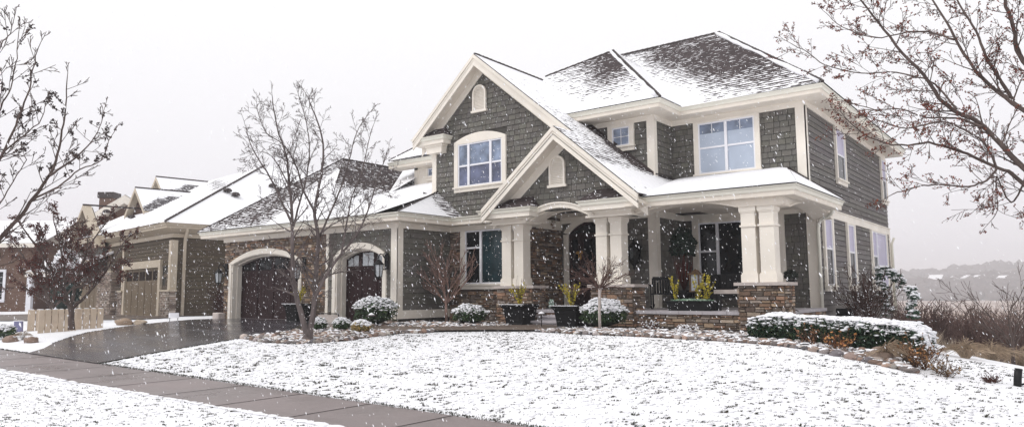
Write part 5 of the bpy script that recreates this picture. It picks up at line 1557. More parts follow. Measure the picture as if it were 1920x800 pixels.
def twigbush(name, lb, x, y, h, w, n, col, seed, r0=.006, cat='shrub', lev=1, group=None, leaf=None, z=None, rmin=.0035, droop=0.0, mat='bark', snow=0):
    z = terrain(x, y) if z is None else z; R2 = random.Random(seed); t = thing(name, lb, cat, (x, y, z), 0, group); b = MB(); tips = []
    P = dict(curl=.16, up=.5 - droop, n=(3, 5), ratio=(.3, .55), ang=(.3, .8), rmin=rmin, seg=.12)
    for i in range(n):
        a = R2.uniform(0, 6.28); s = R2.random() ** .6 * w; d = Vector((math.cos(a) * s, math.sin(a) * s, h)).normalized()
        grow(b, Vector((R2.uniform(-.08, .08), R2.uniform(-.08, .08), -.03)), d, h * R2.uniform(.6, 1.05), r0, lev, R2, P, tips)
    b.c = [col] * len(b.f); b.build('stems', M[mat], t)
    if leaf:
        lb_ = MB(); cc, prob, ls = leaf
        for (p, d, l_, e) in tips:
            if R2.random() < prob and p.z > h * .1:
                k = R2.uniform(.7, 1.3); c = R2.choice(cc); u = rvec(R2); w_ = u.cross(rvec(R2)).normalized(); q = p + rvec(R2) * .02; s = ls * R2.uniform(.6, 1.2)
                lb_.add([tuple(q - u * s), tuple(q + w_ * s * .6), tuple(q + u * s), tuple(q - w_ * s * .6)], [(0, 1, 2, 3)], 0, (c[0] * k, c[1] * k, c[2] * k))
        lb_.build('leaves', M['leaf'], t)
    if snow:
        sb = MB()
        for (p, d, l_, e) in tips:
            if R2.random() < snow: sb.blob(tuple(p + Vector((0, 0, .01))), R2.uniform(.015, .035), R2.uniform(.015, .03), .014, len(sb.f), .5, 5, 3)
        sb.build('snow_cap', M['snow'], t)
    return t
# bare lilac-like shrub in front of the garage side wall
PB = dict(curl=.2, up=.5, n=(3, 5), ratio=(.35, .6), ang=(.3, .8), rmin=.0075, seg=.12)
t = thing('bare_shrub', 'tall bare branching shrub against the grey wall between garage and study', 'shrub', (-15.5, 16.75, terrain(-15.5, 16.75))); off = Vector(t.location)
R2 = random.Random(77); b = MB(); tips = []
b.tube([(-15.5, 16.75, -1.0), (-15.52, 16.72, -.6), (-15.5, 16.7, -.25)], [.055, .045, .04], 7)
for dx, dy, h in ((-.75, -.1, 1.0), (-.45, .25, 1.3), (-.1, -.2, 1.5), (.3, .1, 1.35), (.75, -.1, 1.15), (1.0, .1, .75), (-.95, .2, .6), (.1, -.35, 1.2), (-.5, -.4, 1.0), (.5, -.3, 1.4), (-.3, .1, 1.5), (.9, 0, 1.0), (-.8, 0, .8), (.2, -.1, 1.6), (-.6, .1, 1.3), (.6, .2, .9)):
    d = Vector((dx, dy, h)).normalized(); grow(b, Vector((-15.5, 16.7, -.35)), d, 1.8 * R2.uniform(.85, 1.05), .026, 2, R2, PB, tips)
b.c = [(2.7, 2.3, 2.15)] * len(b.f)
local(b, off).build('crown', M['bark'], t)
# weeping standard in front of the boxwood
t = thing('weeping_standard', 'small standard tree with pale trunk and mop of bare twigs before the pier', 'tree', (-8.95, 15.0, terrain(-8.95, 15.0))); off = Vector(t.location)
b = MB(); z0 = terrain(-8.95, 15.0); b.tube([(-8.95, 15, z0 - .05), (-8.96, 15, -.5), (-8.94, 15, -.03), (-8.93, 15, .10)], [.038, .034, .036, .05], 8)
local(b, off).build('trunk', M['cap'], t)
b = MB(); tips = []; PW = dict(curl=.2, up=.05, n=(3, 4), ratio=(.4, .65), ang=(.3, .8), rmin=.0042, seg=.10)
for i in range(26):
    a = 6.28 * i / 26 + R2.uniform(-.2, .2); e = R2.uniform(.1, 1.5)
    grow(b, Vector((-8.93, 15, .06)), Vector((math.cos(a), math.sin(a) * .8, e)).normalized(), R2.uniform(.62, .95), .014, 2, R2, PW, tips)
b.c = [(1.1, .85, .8)] * len(b.f)
local(b, off).build('crown', M['bark'], t)
# right hand side: brown bush, weeping conifer, small conifer, orange leafed shrub, brown perennials
twigbush('brown_shrub', 'large dense brown twiggy shrub against the lap sided end wall', -4.6, 22.3, 1.55, 1.5, 46, (.75, .55, .5), 5, .012, lev=2, rmin=.006, snow=.03)
def conifer(lb, x, y, h, w, seed, weep=False):
    R3 = random.Random(seed); z = terrain(x, y); t = thing('small_conifer', lb, 'conifer', (x, y, z)); b = MB(); f = MB(); s = MB()
    top = Vector((R3.uniform(-.1, .1), 0, h)); path = [Vector((0, 0, -.05)), Vector((.05, 0, h * .5)), top]
    if weep: path += [Vector((.18, 0, h + .10)), Vector((.36, 0, h - .02)), Vector((.44, 0, h - .25))]
    else: path += [Vector((.0, 0, h + .22))]
    pp = smooth_path(path); b.tube([tuple(q) for q in pp], [.03 - .022 * i / len(pp) for i in range(len(pp))], 5); b.build('trunk', M['bark'], t)
    for q in pp[3:]:
        for _ in range(4):
            hh = 1 - max(0, min(1, q.z / (h * 1.2))); c = q + Vector((R3.uniform(-1, 1) * w * (.25 + hh), R3.uniform(-1, 1) * w * (.25 + hh), -R3.uniform(0, .25)))
            leafball(f, s, tuple(c), .085, .085, .06, 55, R3, [(.03, .07, .04), (.04, .085, .05), (.02, .05, .035)], .035, .45, .1)
    f.build('foliage', M['leaf'], t); s.build('snow_cap', M['snow'], t)
conifer('snowy weeping conifer rising above the brown shrub by the corner window', -4.29, 22.9, 1.65, .16, 1, True)
conifer('small snow laden conifer alone beyond the end of the hedge', -3.25, 20.5, 1.1, .18, 2)
twigbush('orange_leafed_shrub', 'low shrub with orange dried leaves in front of the hedge', -3.28, 13.42, .42, .55, 26, (1, .7, .55), 12, .006, leaf=([(.50, .22, .07), (.60, .30, .11), (.36, .14, .06)], .30, .032))
twigbush('orange_leafed_shrub', 'orange leaved shrub left of its brighter neighbour before the hedge', -3.75, 13.62, .40, .4, 16, (1, .7, .55), 13, .006, leaf=([(.40, .20, .10), (.32, .17, .10)], .3, .028))
twigbush('rust_perennial', 'rusty brown dried perennial clump at the right end of the bed', -1.95, 13.0, .52, .6, 34, (1.2, .8, .5), 14, .005, leaf=([(.28, .15, .07), (.20, .11, .06), (.42, .20, .07)], .4, .026), snow=.03)
twigbush('rust_perennial', 'low twiggy perennial spilling from the bed onto the lawn edge', -1.62, 12.72, .34, .6, 26, (1.2, .9, .6), 15, .004, leaf=([(.26, .17, .09)], .25, .022), snow=.03)
twigbush('dark_perennial', 'small dark maroon twig clump alone on the snow near the right edge', -1.02, 12.9, .20, .5, 26, (.8, .45, .4), 16, .005, rmin=.004)
twigbush('dried_perennial', 'sparse brown stems dusted with snow before the low stone porch wall', -7.9, 15.6, .42, .8, 20, (1.1, .7, .6), 17, .005, snow=.15)
twigbush('dried_perennial', 'low snow dusted groundcover stems near the middle of the porch wall', -6.9, 15.4, .28, 1.0, 26, (1.1, .8, .7), 18, .004, snow=.3)
twigbush('dried_perennial', 'thin upright brown stems at the corner by the study pier', -14.9, 16.9, .6, .5, 16, (1.5, 1.1, .9), 19, .005)
# ornamental grass mounds
M['straw'] = vmat('dry_straw', (.36, .29, .22), .3, 14, .85, attr=True)
def straw(lb, x, y, h, w, n, seed, cat='ornamental grass', name='ornamental_grass', lean=(0, 0)):
    R3 = random.Random(seed); z = terrain(x, y); t = None; b = MB()
    for i in range(n):
        a = R3.uniform(0, 6.28); s = R3.random() ** .5; q = Vector((R3.uniform(-.12, .12) * w, R3.uniform(-.12, .12) * w, 0)); k = R3.uniform(.6, 1.3)
        e = Vector((math.cos(a) * s * w + lean[0], math.sin(a) * s * w + lean[1], h * (1.1 - .8 * s) * R3.uniform(.7, 1.1)))
        m1 = q.lerp(e, .5) + Vector((0, 0, h * .35)); pts = [q, q.lerp(m1, .55) + Vector((0, 0, .02)), m1, e]
        for j in range(3):
            p0, p1 = pts[j], pts[j + 1]; dd = (p1 - p0).normalized().cross(Vector((.3, 1, .2))).normalized() * .0035
            b.add([tuple(p0 - dd), tuple(p0 + dd), tuple(p1 + dd), tuple(p1 - dd)], [(0, 1, 2, 3)], 0, (k, k * .95, k * .9))
    o = b.build(name, M['straw'], None, lb, cat); o.location = (x, y, z); return o
straw('flattened brown ornamental grass mound on boulders at the hedge end', -2.50, 13.30, .34, .42, 380, 1, lean=(.15, -.1))
straw('straw coloured grass tuft on the snow beyond the bed end', -1.6, 15.3, .35, .5, 300, 2)
straw('low golden grass clump beyond the lawn edge near the right tree', -1.35, 17.0, .4, .6, 300, 3)
straw('wide straw clump at the foot of the thin twiggy tree', -.95, 18.2, .45, .9, 400, 4)
straw('pale grass clump near the left frame edge beside the boulders', -23.6, 7.9, .3, .3, 200, 5)
# thicket: a mass of winter brush beyond the lawn
th = MB(); R4 = random.Random(41); tips = []
PT = dict(curl=.2, up=.4, n=(3, 4), ratio=(.35, .6), ang=(.3, .9), rmin=.010, seg=.3)
for i in range(560):
    D = R4.uniform(29, 60); ang = rad(R4.uniform(-10, 5)); x = D * math.sin(ang); y = D * math.cos(ang); z = terrain(x, y)
    h = R4.uniform(2.0, 2.8) * (.8 + .3 * R4.random())
    for k in range(9):
        a = R4.uniform(0, 6.28); s = R4.random() * .6; d = Vector((math.cos(a) * s, math.sin(a) * s, 1)).normalized()
        grow(th, Vector((x + R4.uniform(-.5, .5), y + R4.uniform(-.5, .5), z - .1)), d, h * R4.uniform(.6, 1), .016, 1, R4, PT, tips)
th.c = [(R4.uniform(.8, 1.3), R4.uniform(.8, 1.0), R4.uniform(.8, 1.0)) for _ in th.f] if False else [(1.35, 1.12, 1.08)] * len(th.f)
th.build('brush_thicket', M['bark'], label='grey brown mass of leafless brush beyond the lawn', cat='brush', kind='stuff')
tg = MB()
for i in range(130):
    D = R4.uniform(21, 34); ang = rad(R4.uniform(-8.5, 4)); x = D * math.sin(ang); y = D * math.cos(ang); z = terrain(x, y)
    for k in range(26):
        a = R4.uniform(0, 6.28); s = R4.uniform(.02, .3); q = Vector((x, y, z)) + Vector((math.cos(a) * s * .4, math.sin(a) * s * .4, 0)); e = q + Vector((math.cos(a) * s, math.sin(a) * s, R4.uniform(.1, .38))); k_ = R4.uniform(.6, 1.3)
        tg.add([tuple(q - Vector((.008, 0, 0))), tuple(q + Vector((.008, 0, 0))), tuple(e)], [(0, 1, 2)], 0, (k_, k_, k_))
tg.build('dry_grass', M['straw'], label='dry straw tufts scattered on the snow below the thicket', cat='grass', kind='stuff')
for i, (x, y, h, w, n, lb) in enumerate(((-3.6, 27.5, 2.0, .8, 16, 'upright bare shrub just right of the house beyond the conifer'), (-2.35, 25.0, 1.8, .7, 14, 'many stemmed bare shrub before the thicket, second from the house'),
                                      (-2.6, 30, 2.5, .6, 14, 'thin bare shrub poking above the thicket in the middle'), (-1.35, 28, 2.9, .7, 16, 'tall bare shrub standing out at the right of the thicket'))):
    twigbush('bare_bush', lb, x, y, h, w * .8, n + 10, (1.0, .8, .75), 60 + i, .011, lev=2, group='bare bushes in front of the thicket', rmin=.007)
# small tree at right with visible trunk
tx, ty = -1.0, 17.0; z0 = terrain(tx, ty)
t = thing('young_tree', 'thin twiggy young tree with forked trunk at right behind the lawn', 'tree', (tx, ty, z0)); b = MB(); tips = []; R5 = random.Random(9)
b.tube([(0, 0, -.1), (0, 0, .25), (.02, 0, .5)], [.04, .035, .03], 6)
for i in range(13):
    a = R5.uniform(0, 6.28); s = R5.uniform(.2, .9); grow(b, Vector((0, 0, R5.uniform(.15, .5))), Vector((math.cos(a) * s, math.sin(a) * s, 1)).normalized(), R5.uniform(.8, 1.5), .016, 2, R5, dict(curl=.2, up=.3, n=(3, 5), ratio=(.35, .6), ang=(.4, 1), rmin=.004, seg=.12), tips)
b.build('crown', M['bark'], t)
# burgundy shrubs by the tan house wall
for i, (x, y, h) in enumerate(((-28.9, 16.9, 1.5), (-28.1, 16.9, 1.0), (-27.5, 16.6, 1.1), (-26.9, 16.4, 1.2))):
    twigbush('barberry_shrub', ['taller bare shrub at the tan house corner', 'dark burgundy barberry beside the tan house corner shrub', 'middle burgundy barberry against the tan side wall', 'burgundy barberry nearest the stone garage corner'][i], x, y, h, .7, 30, (.5, .32, .33), 90 + i, .009, lev=1, rmin=.006, leaf=None if i == 0 else ([(.09, .03, .03), (.05, .02, .02)], .8, .035), snow=.04, group='shrubs along the tan house side wall')
shrub('evergreen_shrub', 'dark low evergreen under the brick house window at far left edge', -50.5, 14.6, 2.2, .6, .35, 900, [(.02, .04, .02)], .09, .8)
shrub('evergreen_shrub', 'small dark broadleaf evergreen near the left edge panels', -24.6, 7.75, .34, .3, .2, 500, BOX, .05, .4)
shrub('blue_spruce', 'snowy blue green spruce by the tan house entry behind the crab apple', -33.6, 12.7, .7, .6, 1.5, 1800, [(.06, .10, .09), (.04, .07, .06)], .09, .5)
# ------------------------------------------------------------------ planters and porch things
def sprigs(mb, fl, c, h, w, n, R, pet=.022, dens=26):
    for i in range(n):
        a = R.uniform(0, 6.28); s = R.uniform(.1, 1) * w; p = Vector(c); e = p + Vector((math.cos(a) * s, math.sin(a) * s * .7, h * R.uniform(.55, 1)))
        m1 = p.lerp(e, .5) + Vector((0, 0, h * .14)); pts = [tuple(p), tuple(m1), tuple(e)]
        mb.tube(pts, [.006, .005, .003], 3)
        for j in range(dens):
            t = R.random(); q = Vector(pts[0]).lerp(m1, t * 2) if t < .5 else m1.lerp(e, t * 2 - 1)
            u = rvec(R); v = u.cross(rvec(R)).normalized(); s2 = pet * R.uniform(.6, 1.2); q = q + rvec(R) * .018; k = R.uniform(.7, 1.2)
            fl.add([tuple(q - u * s2), tuple(q + v * s2), tuple(q + u * s2), tuple(q - v * s2)], [(0, 1, 2, 3)], 0, (.60 * k, .50 * k, .05 * k))
def urn(lb, x, y, z, w, h, sd, group, pale=True):
    R6 = random.Random(sd); t = thing('planter_urn', lb, 'planter', (x, y, z), 0, group)
    b = MB(); P = [(.0, 0), (.44, 0), (.44, .05), (.40, .07), (.385, .10), (.40, .30), (.455, .74), (.50, .80), (.53, .84), (.53, .93), (.50, .95), (.47, .95), (.46, .86), (0, .86)]
    b.lathe((0, 0, 0), [(r * w * 1.28, q * h) for r, q in P], 4, smooth=False); b.build('pot', M['blackpot'], t)
    b = MB(); b.lathe((0, 0, .86 * h), [(0, 0), (.44 * w * 1.25, 0), (.44 * w * 1.25, .02), (0, .02)], 4, smooth=False); b.build('soil', M['soil'], t)
    b = MB()
    for i in range(70):
        a = R6.uniform(-.5, .5) * w * .9; c_ = R6.uniform(-.5, .5) * w * .9; b.blob((a, c_, h * .90), .05, .05, .022, i, .5, 5, 3)
    for i in range(16):
        e = -.5 + i / 15; b.blob((e * w * .98, -.50 * w, h * .95), .035, .022, .012, i, .5, 5, 3)
    b.build('snow_cap', M['snow'], t)
    b = MB(); f = MB(); sprigs(b, f, (0, 0, .88 * h), .66, .40, 14, R6, .021, 46)
    for i in range(14):
        a = R6.uniform(0, 6.28); b.tube([(0, 0, .85 * h), (math.cos(a) * .12, math.sin(a) * .1, h + R6.uniform(.45, .85))], [.005, .003], 3)
    b.build('twigs', M['bark'], t); f.build('blossoms', M['leaf'], t)
    return t
G_ = 'black square planters with forsythia sprigs'
urn('black square planter with yellow forsythia left of the entry steps', -12.27, 16.25, -.90, .82, .60, 1, G_)
urn('black square planter with yellow forsythia between entry steps and round boxwood', -10.35, 15.95, -.92, .82, .60, 2, G_)
t = urn('black planter with yellow sprigs half hidden by the clump tree at the garage', -20.65, 15.0, -.95, .78, .66, 3, G_)
b = MB(); b.lathe((0, 0, 0), [(0, 0), (.30, 0), (.20, .12), (.16, .2), (0, .2)], 12); 
# window-box trough on the porch edge
t = thing('flower_trough', 'long black trough with yellow sprigs and pale green edging on the porch edge', 'planter', (-7.65, 17.30, -.49)); R6 = random.Random(12)
b = MB(); b.box(-.58, .58, -.13, .16, 0, .04); b.fprism(Fr((0, -.14, 0), (1, 0, 0), (0, -1, 0)), [(-.57, .03), (.57, .03), (.62, .24), (-.62, .24)], -.30, 0); b.box(-.64, .64, -.16, .18, .21, .25); b.build('trough', M['blackpot'], t)
b = MB(); f = MB()
for cx_ in (-.40, .18, .42): sprigs(b, f, (cx_, 0, .2), .74, .26, 6, R6, .023, 42)
sprigs(b, f, (.3, 0, .2), .45, .4, 5, R6, .018, 26)
b.build('twigs', M['bark'], t); f.build('blossoms', M['leaf'], t)
b = MB(); leafball(b, None, (0, 0, .25), .60, .13, .05, 900, R6, [(.30, .45, .32), (.22, .38, .26), (.5, .6, .5)], .022); b.build('foliage', M['leaf'], t)
# tall dark arrangement: red twigs, dark evergreen
t = thing('twig_arrangement', 'tall urn of dark red twigs and dark evergreen on the porch behind the trough', 'planter', (-8.55, 18.9, -.49))
b = MB(); b.lathe((0, 0, 0), [(.0, 0), (.16, 0), (.12, .08), (.20, .32), (.26, .52), (.24, .52), (0, .48)], 14); b.build('pot', M['blackpot'], t)
b = MB()
for i in range(42):
    a = R6.uniform(0, 6.28); s = R6.uniform(.02, .32); b.tube([(0, 0, .48), (math.cos(a) * s * .6, math.sin(a) * s * .6, .9), (math.cos(a) * s, math.sin(a) * s, R6.uniform(1.1, 1.75))], [.008, .007, .004], 3)
b.c = [(1.1, .32, .28)] * len(b.f); b.build('twigs', M['bark'], t)
b = MB(); leafball(b, None, (0, 0, 1.72), .36, .34, .52, 1500, R6, [(.012, .028, .018), (.02, .04, .028)], .06); b.build('foliage', M['leaf'], t)
# wooden lantern on a small table
t = thing('side_table', 'small dark round table carrying the wooden lantern on the porch', 'table', (-8.10, 18.7, -.49))
b = MB(); b.lathe((0, 0, 0), [(0, .44), (.26, .44), (.26, .47), (0, .47)], 16); b.build('table_top', M['black'], t)
for i in range(3):
    a = 2.1 * i; b = MB(); b.tube([(.2 * math.cos(a), .2 * math.sin(a), 0), (.1 * math.cos(a), .1 * math.sin(a), .44)], .014, 5); b.build('leg', M['black'], t)
t = thing('wooden_lantern', 'weathered wooden box lantern standing on the small porch table', 'lantern', (-8.10, 18.7, -.02))
b = MB()
for sx in (-1, 1):
    for sy in (-1, 1): b.box(sx * .12 - .018, sx * .12 + .018, sy * .12 - .018, sy * .12 + .018, .02, .46)
b.box(-.15, .15, -.15, .15, 0, .03); b.box(-.17, .17, -.17, .17, .46, .50); b.lathe((0, 0, .5), [(.16, 0), (.05, .10), (.03, .12)], 4, smooth=False)
b.build('frame', M['woodlt'], t)
b = MB(); b.box(-.115, .115, -.105, .105, .03, .46); b.build('glass', M['gl_lamp'], t)
# rocking chair and settee
t = thing('rocking_chair', 'black slatted rocking chair in the porch corner left of the trough', 'chair', (-9.05, 18.55, -.49), rad(20))
b = MB(); b.box(-.27, .27, -.25, .25, .40, .44); b.build('seat', M['black'], t)
b = MB()
for i in range(7): b.box(-.25 + i * .075, -.19 + i * .075, .26, .285, .44, .82)
b.box(-.28, .28, .25, .295, .80, .90); b.build('backrest', M['black'], t)
for sx in (-1, 1):
    for y in (-.23, .27):
        b = MB(); b.box(sx * .28 - .022, sx * .28 + .022, y - .022, y + .022, .05, .66 if y < 0 else .86); b.build('leg', M['black'], t)
    b = MB(); b.box(sx * .28 - .04, sx * .28 + .04, -.30, .28, .65, .68); b.build('armrest', M['black'], t)
    b = MB(); b.tube([(sx * .28, -.42, .08), (sx * .28, -.2, .03), (sx * .28, .1, .02), (sx * .28, .38, .06), (sx * .28, .52, .12)], .02, 5); b.build('rocker', M['black'], t)
t = thing('porch_settee', 'dark settee with pale arm and cushion beneath the porch window', 'bench', (-7.25, 19.1, -.49))
b = MB(); b.box(-.75, .75, -.35, .35, .30, .40); b.build('seat', M['black'], t)
b = MB(); b.box(-.75, .75, .30, .37, .4, .95)
for i in range(9): b.box(-.7 + i * .165, -.62 + i * .165, .27, .30, .42, .9)
b.build('backrest', M['black'], t)
for sx in (-1, 1):
    b = MB(); b.box(sx * .75 - .05, sx * .75 + .05, -.36, .36, .40, .62); b.build('armrest', M['black'], t)
    for y in (-.3, .3):
        b = MB(); b.box(sx * .7 - .03, sx * .7 + .03, y - .03, y + .03, 0, .3); b.build('leg', M['black'], t)
b = MB(); b.blob((.35, -.08, .48), .32, .26, .10, 3, .1, 10, 6); b.build('cushion', M['cap'], t)
t = thing('porch_bench_shelf', 'pale wooden plank shelf table beside the right stone pier on the porch', 'table', (-6.75, 17.75, -.49))
b = MB(); b.box(-.42, .42, -.14, .14, .42, .52); b.build('top', M['cap'], t)
for sx in (-1, 1):
    b = MB(); b.box(sx * .36 - .03, sx * .36 + .03, -.12, .12, 0, .42); b.build('leg', M['black'], t)
t = thing('hanging_planter', 'black pot of dark foliage on a thin iron stand beside the right porch column', 'planter', (-5.36, 17.95, -.49))
b = MB(); b.tube([(0, 0, 0), (.02, 0, .4), (0, 0, .62)], .014, 6); b.tube([(-.14, 0, 0), (0, 0, .06), (.14, 0, 0)], .012, 5); b.tube([(0, -.14, 0), (0, 0, .06), (0, .14, 0)], .012, 5); b.build('stand', M['black'], t)
b = MB(); b.lathe((0, 0, .6), [(0, 0), (.08, 0), (.11, .14), (.10, .14), (0, .12)], 12); b.build('pot', M['black'], t)
b = MB(); leafball(b, None, (0, 0, .84), .15, .13, .13, 500, R6, [(.015, .03, .018), (.05, .06, .045), (.02, .02, .02)], .045); b.build('foliage', M['leaf'], t)
b = MB(); leafball(b, None, (0, 0, .0), .07, .06, .16, 260, R6, [(.30, .42, .34), (.5, .6, .55)], .03)
t = thing('trailing_fern', 'pale mint coloured trailing foliage behind the left entry planter', 'plant', (-11.55, 16.75, -.45)); b.v = [(p[0], p[1], p[2] + .1) for p in b.v]; b.build('foliage', M['leaf'], t)
# path lights
for i, (x, y, lb) in enumerate(((-16.92, 12.75, 'path light beside the small boxwood near the clump tree'), (-15.15, 13.35, 'path light in front of the large boxwood'), (-10.9, 15.35, 'path light next to the black planter at the entry'))):
    z = terrain(x, y); t = thing('path_light', lb, 'garden light', (x, y, z), 0, 'mushroom path lights in the beds')
    b = MB(); b.tube([(0, 0, -.02), (0, 0, .36)], .011, 6); b.build('stake', M['black'], t)
    b = MB(); b.lathe((0, 0, .34), [(.15, 0), (.14, .02), (.05, .065), (.015, .085), (.002, .09)], 16); b.build('shade', M['copper'], t)
    b = MB(); b.lathe((0, 0, .352), [(.12, .012), (.05, .065), (.005, .09)], 12); b.build('snow_cap', M['snow'], t)
t = thing('low_rail', 'low black metal rail with cream panel before the stone strip between garage doors', 'rail', (-19.0, 14.9, -.95))
b = MB(); b.tube([(-.55, 0, 0), (-.55, 0, .32), (.55, 0, .32), (.55, 0, 0)], .018, 5, smooth=False); b.build('frame', M['black'], t)
b = MB(); b.box(-.5, .5, .01, .03, .04, .28); b.build('panel', M['cap'], t)
t = thing('downspout_block', 'pale stone splash block at the corner below the porch downspout', 'block', (-5.25, 21.75, terrain(-5.25, 21.75) - .02))
b = MB(); b.fprism(Fr((0, 0, 0), (1, 0, 0), (0, -1, 0)), [(-.12, 0), (.12, 0), (.10, .22), (-.10, .22)], -.3, 0, ch=.02); b.build('body', M['cap'], t)
t = thing('air_conditioner', 'dark utility box standing by the lap siding beside the downspout', 'utility box', (-5.2, 22.35, terrain(-5.2, 22.35)))
b = MB(); b.box(-.2, .2, -.2, .2, 0, .42); b.build('body', M['black'], t)
b = MB()
for i in range(8): b.box(-.205, .205, -.215, -.2, .04 + i * .045, .06 + i * .045)
b.build('grille', M['blackpot'], t)
t = thing('marker_post', 'short tilted black post standing alone in the snow at the right edge', 'post', (-.74, 12.98, terrain(-.74, 12.98)))
b = MB(); b.tube([(0, 0, -.05), (.012, 0, .10), (.03, .0, .235)], [.052, .052, .052], 12); b.tube([(.03, 0, .232), (.032, 0, .25)], [.056, .05], 12); b.build('body', M['black'], t)
b = MB(); b.tube([(.05, 0, .02), (.12, .02, .05), (.2, .04, .055)], .012, 5); b.build('cable', M['black'], t)
t = thing('corner_stone', 'pale stone block at the foot of the garage stone corner', 'stone', (-26.05, 15.15, -.97))
b = MB(); b.fprism(Fr((0, 0, 0), (1, 0, 0), (0, -1, 0)), [(-.25, 0), (.2, 0), (.2, .26), (-.25, .28)], -.3, 0, ch=.03); b.build('body', M['cap'], t)
# beige slatted panels screening utilities
def panel(lb, x, y, rz, n, h, w=.20):
    z = terrain(x, y); t = thing('slatted_panel', lb, 'screen panel', (x, y, z - .02), rad(rz), 'beige slatted screen panels')
    b = MB()
    for i in range(n): b.fprism(Fr((0, 0, 0), (1, 0, 0), (0, -1, 0)), [(i * w, 0), (i * w + w - .028, 0), (i * w + w - .028, h), (i * w, h)], -.06, .02, ch=.012)
    b.build('slats', M['fencepanel'], t)
    b = MB(); b.box(0, n * w - .03, .07, .10, h * .2, h * .28); b.box(0, n * w - .03, .07, .10, h * .75, h * .83); b.build('rail', M['fencepanel'], t)
    b = MB()
    for i in range(n): b.blob((i * w + w * .42, .02, h + .004), w * .36, .045, .018, i, .4, 6, 4)
    b.build('snow_cap', M['snow'], t)
panel('beige slatted screen panel set back at the left, partly behind its neighbour', -26.55, 9.0, 75, 4, .70, .22)
panel('foremost beige slatted screen panel left of the crab apple trunk', -25.25, 8.85, 78, 6, .74, .175)
panel('beige slatted screen panel right of the crab apple trunk', -25.35, 9.95, 75, 4, .68, .20)
# boulders
def boulder(lb, x, y, r, sd, c=(.27, .19, .15), rx=1.4, snow=.5):
    z = terrain(x, y); t = thing('boulder', lb, 'boulder', (x, y, z), 0, 'boulders in the beds')
    b = MB(); b.blob((0, 0, r * .3), r * rx, r, r * .68, sd, .45, 14, 9, 0, c); b.build('body', M['rock'], t)
    if snow: b = MB(); b.blob((0, .06 * r, r * .78), r * rx * .6, r * .6, r * .16, sd + 5, .6, 10, 5); b.build('snow_cap', M['snow'], t)
boulder('brown snow topped boulder left of the slatted panels', -22.5, 7.75, .17, 1)
boulder('flat brown boulder at the very left edge of the photo', -23.4, 7.55, .17, 2)
boulder('long brown rock on the snow right of the slatted panels', -25.7, 11.6, .22, 3, (.34, .25, .18), 2.0, 0)
for i, (x, y, r, c, lb) in enumerate(((-3.2, 13.05, .09, (.18, .16, .17), 'grey rounded rock in front of the orange shrub'), (-2.95, 12.95, .10, (.30, .22, .19), 'reddish rock beside the grey one before the hedge'), (-2.7, 12.88, .08, (.16, .14, .15), 'small dark rock at the front of the bed below the hedge'),
                                   (-2.62, 13.2, .19, (.28, .21, .17), 'large striped brown boulder under the hedge right end'), (-2.3, 12.7, .07, (.33, .25, .21), 'pale brown rock near the bed tip'), (-2.05, 12.6, .08, (.2, .17, .16), 'dark rock nearest the bed tip'),
                                   (-3.6, 13.2, .08, (.35, .27, .23), 'tan rock under the hedge middle'), (-4.1, 13.38, .07, (.3, .24, .22), 'small tan rock left of the orange shrubs'))):
    boulder(lb, x, y, r, 10 + i, c, 1.35, .5 if i % 2 else 0)
t = thing('yard_sign', 'small white rectangular sign in the ground at the tan house corner', 'sign', (-25.75, 13.36, terrain(-25.75, 13.36)), rad(35))
b = MB(); b.box(-.19, .19, -.012, .012, .12, .30); b.build('board', M['white'], t)
b = MB()
for sx in (-1, 1): b.box(sx * .15 - .008, sx * .15 + .008, -.008, .008, -.02, .12)
b.build('stake', M['copper'], t)
M['blue'] = vmat('blue_plastic', (.10, .16, .55), .1, 5, .5)
t = thing('blue_flag', 'small bright blue utility flag on a wire by the tan driveway', 'flag', (-25.84, 10.79, terrain(-25.84, 10.79)), rad(50))
b = MB(); b.tube([(0, 0, 0), (0, 0, .34)], .005, 4); b.build('wire', M['copper'], t)
b = MB(); b.slab([(0, -.005, .22), (.0, -.005, .36), (.14, .0, .30)], .006); b.fprism(Fr((0, 0, 0), (1, 0, 0), (0, -1, 0)), [(0, .2), (.15, .22), (.12, .33), (.0, .35)], 0, .006); b.build('flag_cloth', M['blue'], t)
M['bluegrey'] = vmat('blue_grey_bin', (.22, .22, .36), .1, 5, .6)
t = thing('meter_box', 'small blue grey box at the left end of the slatted panels', 'utility box', (-26.6, 8.75, terrain(-26.6, 8.75)), rad(60))
b = MB(); b.fprism(Fr((0, 0, 0), (1, 0, 0), (0, -1, 0)), [(-.12, 0), (.12, 0), (.11, .34), (-.11, .34)], -.16, 0, ch=.015); b.build('body', M['bluegrey'], t)
b = MB(); b.box(-.13, .13, -.01, .18, .34, .36); b.build('lid', M['snow'], t)
M['pinkpath'] = vmat('neighbour_drive', (.13, .10, .085), .15, 1, .5)
drape('neighbour_drive', [(-45, 15.8), (-45, 9.6), (-36, 10.0), (-31, 12.3), (-28.6, 13.6), (-29.2, 15.0), (-30.8, 15.9), (-36, 16.4)], .03, M['pinkpath'], .6, kind='structure')
boulder('pale flat stone edging the neighbouring driveway', -25.2, 11.9, .16, 31, (.42, .34, .26), 2.4, 0)
# maroon leaf on the lawn
t = thing('fallen_leaf', 'single dark red leaf lying on the snow of the lawn', 'leaf', (-12.35, 11.6, terrain(-12.35, 11.6)))
b = MB(); b.fprism(Fr((0, 0, .02), (1, 0, 0), (0, -.2, 1), (0, 1, .2)), [(-.09, 0), (-.02, -.04), (.08, 0), (.0, .05)], 0, .006); b.build('blade', M['doorred'], t)

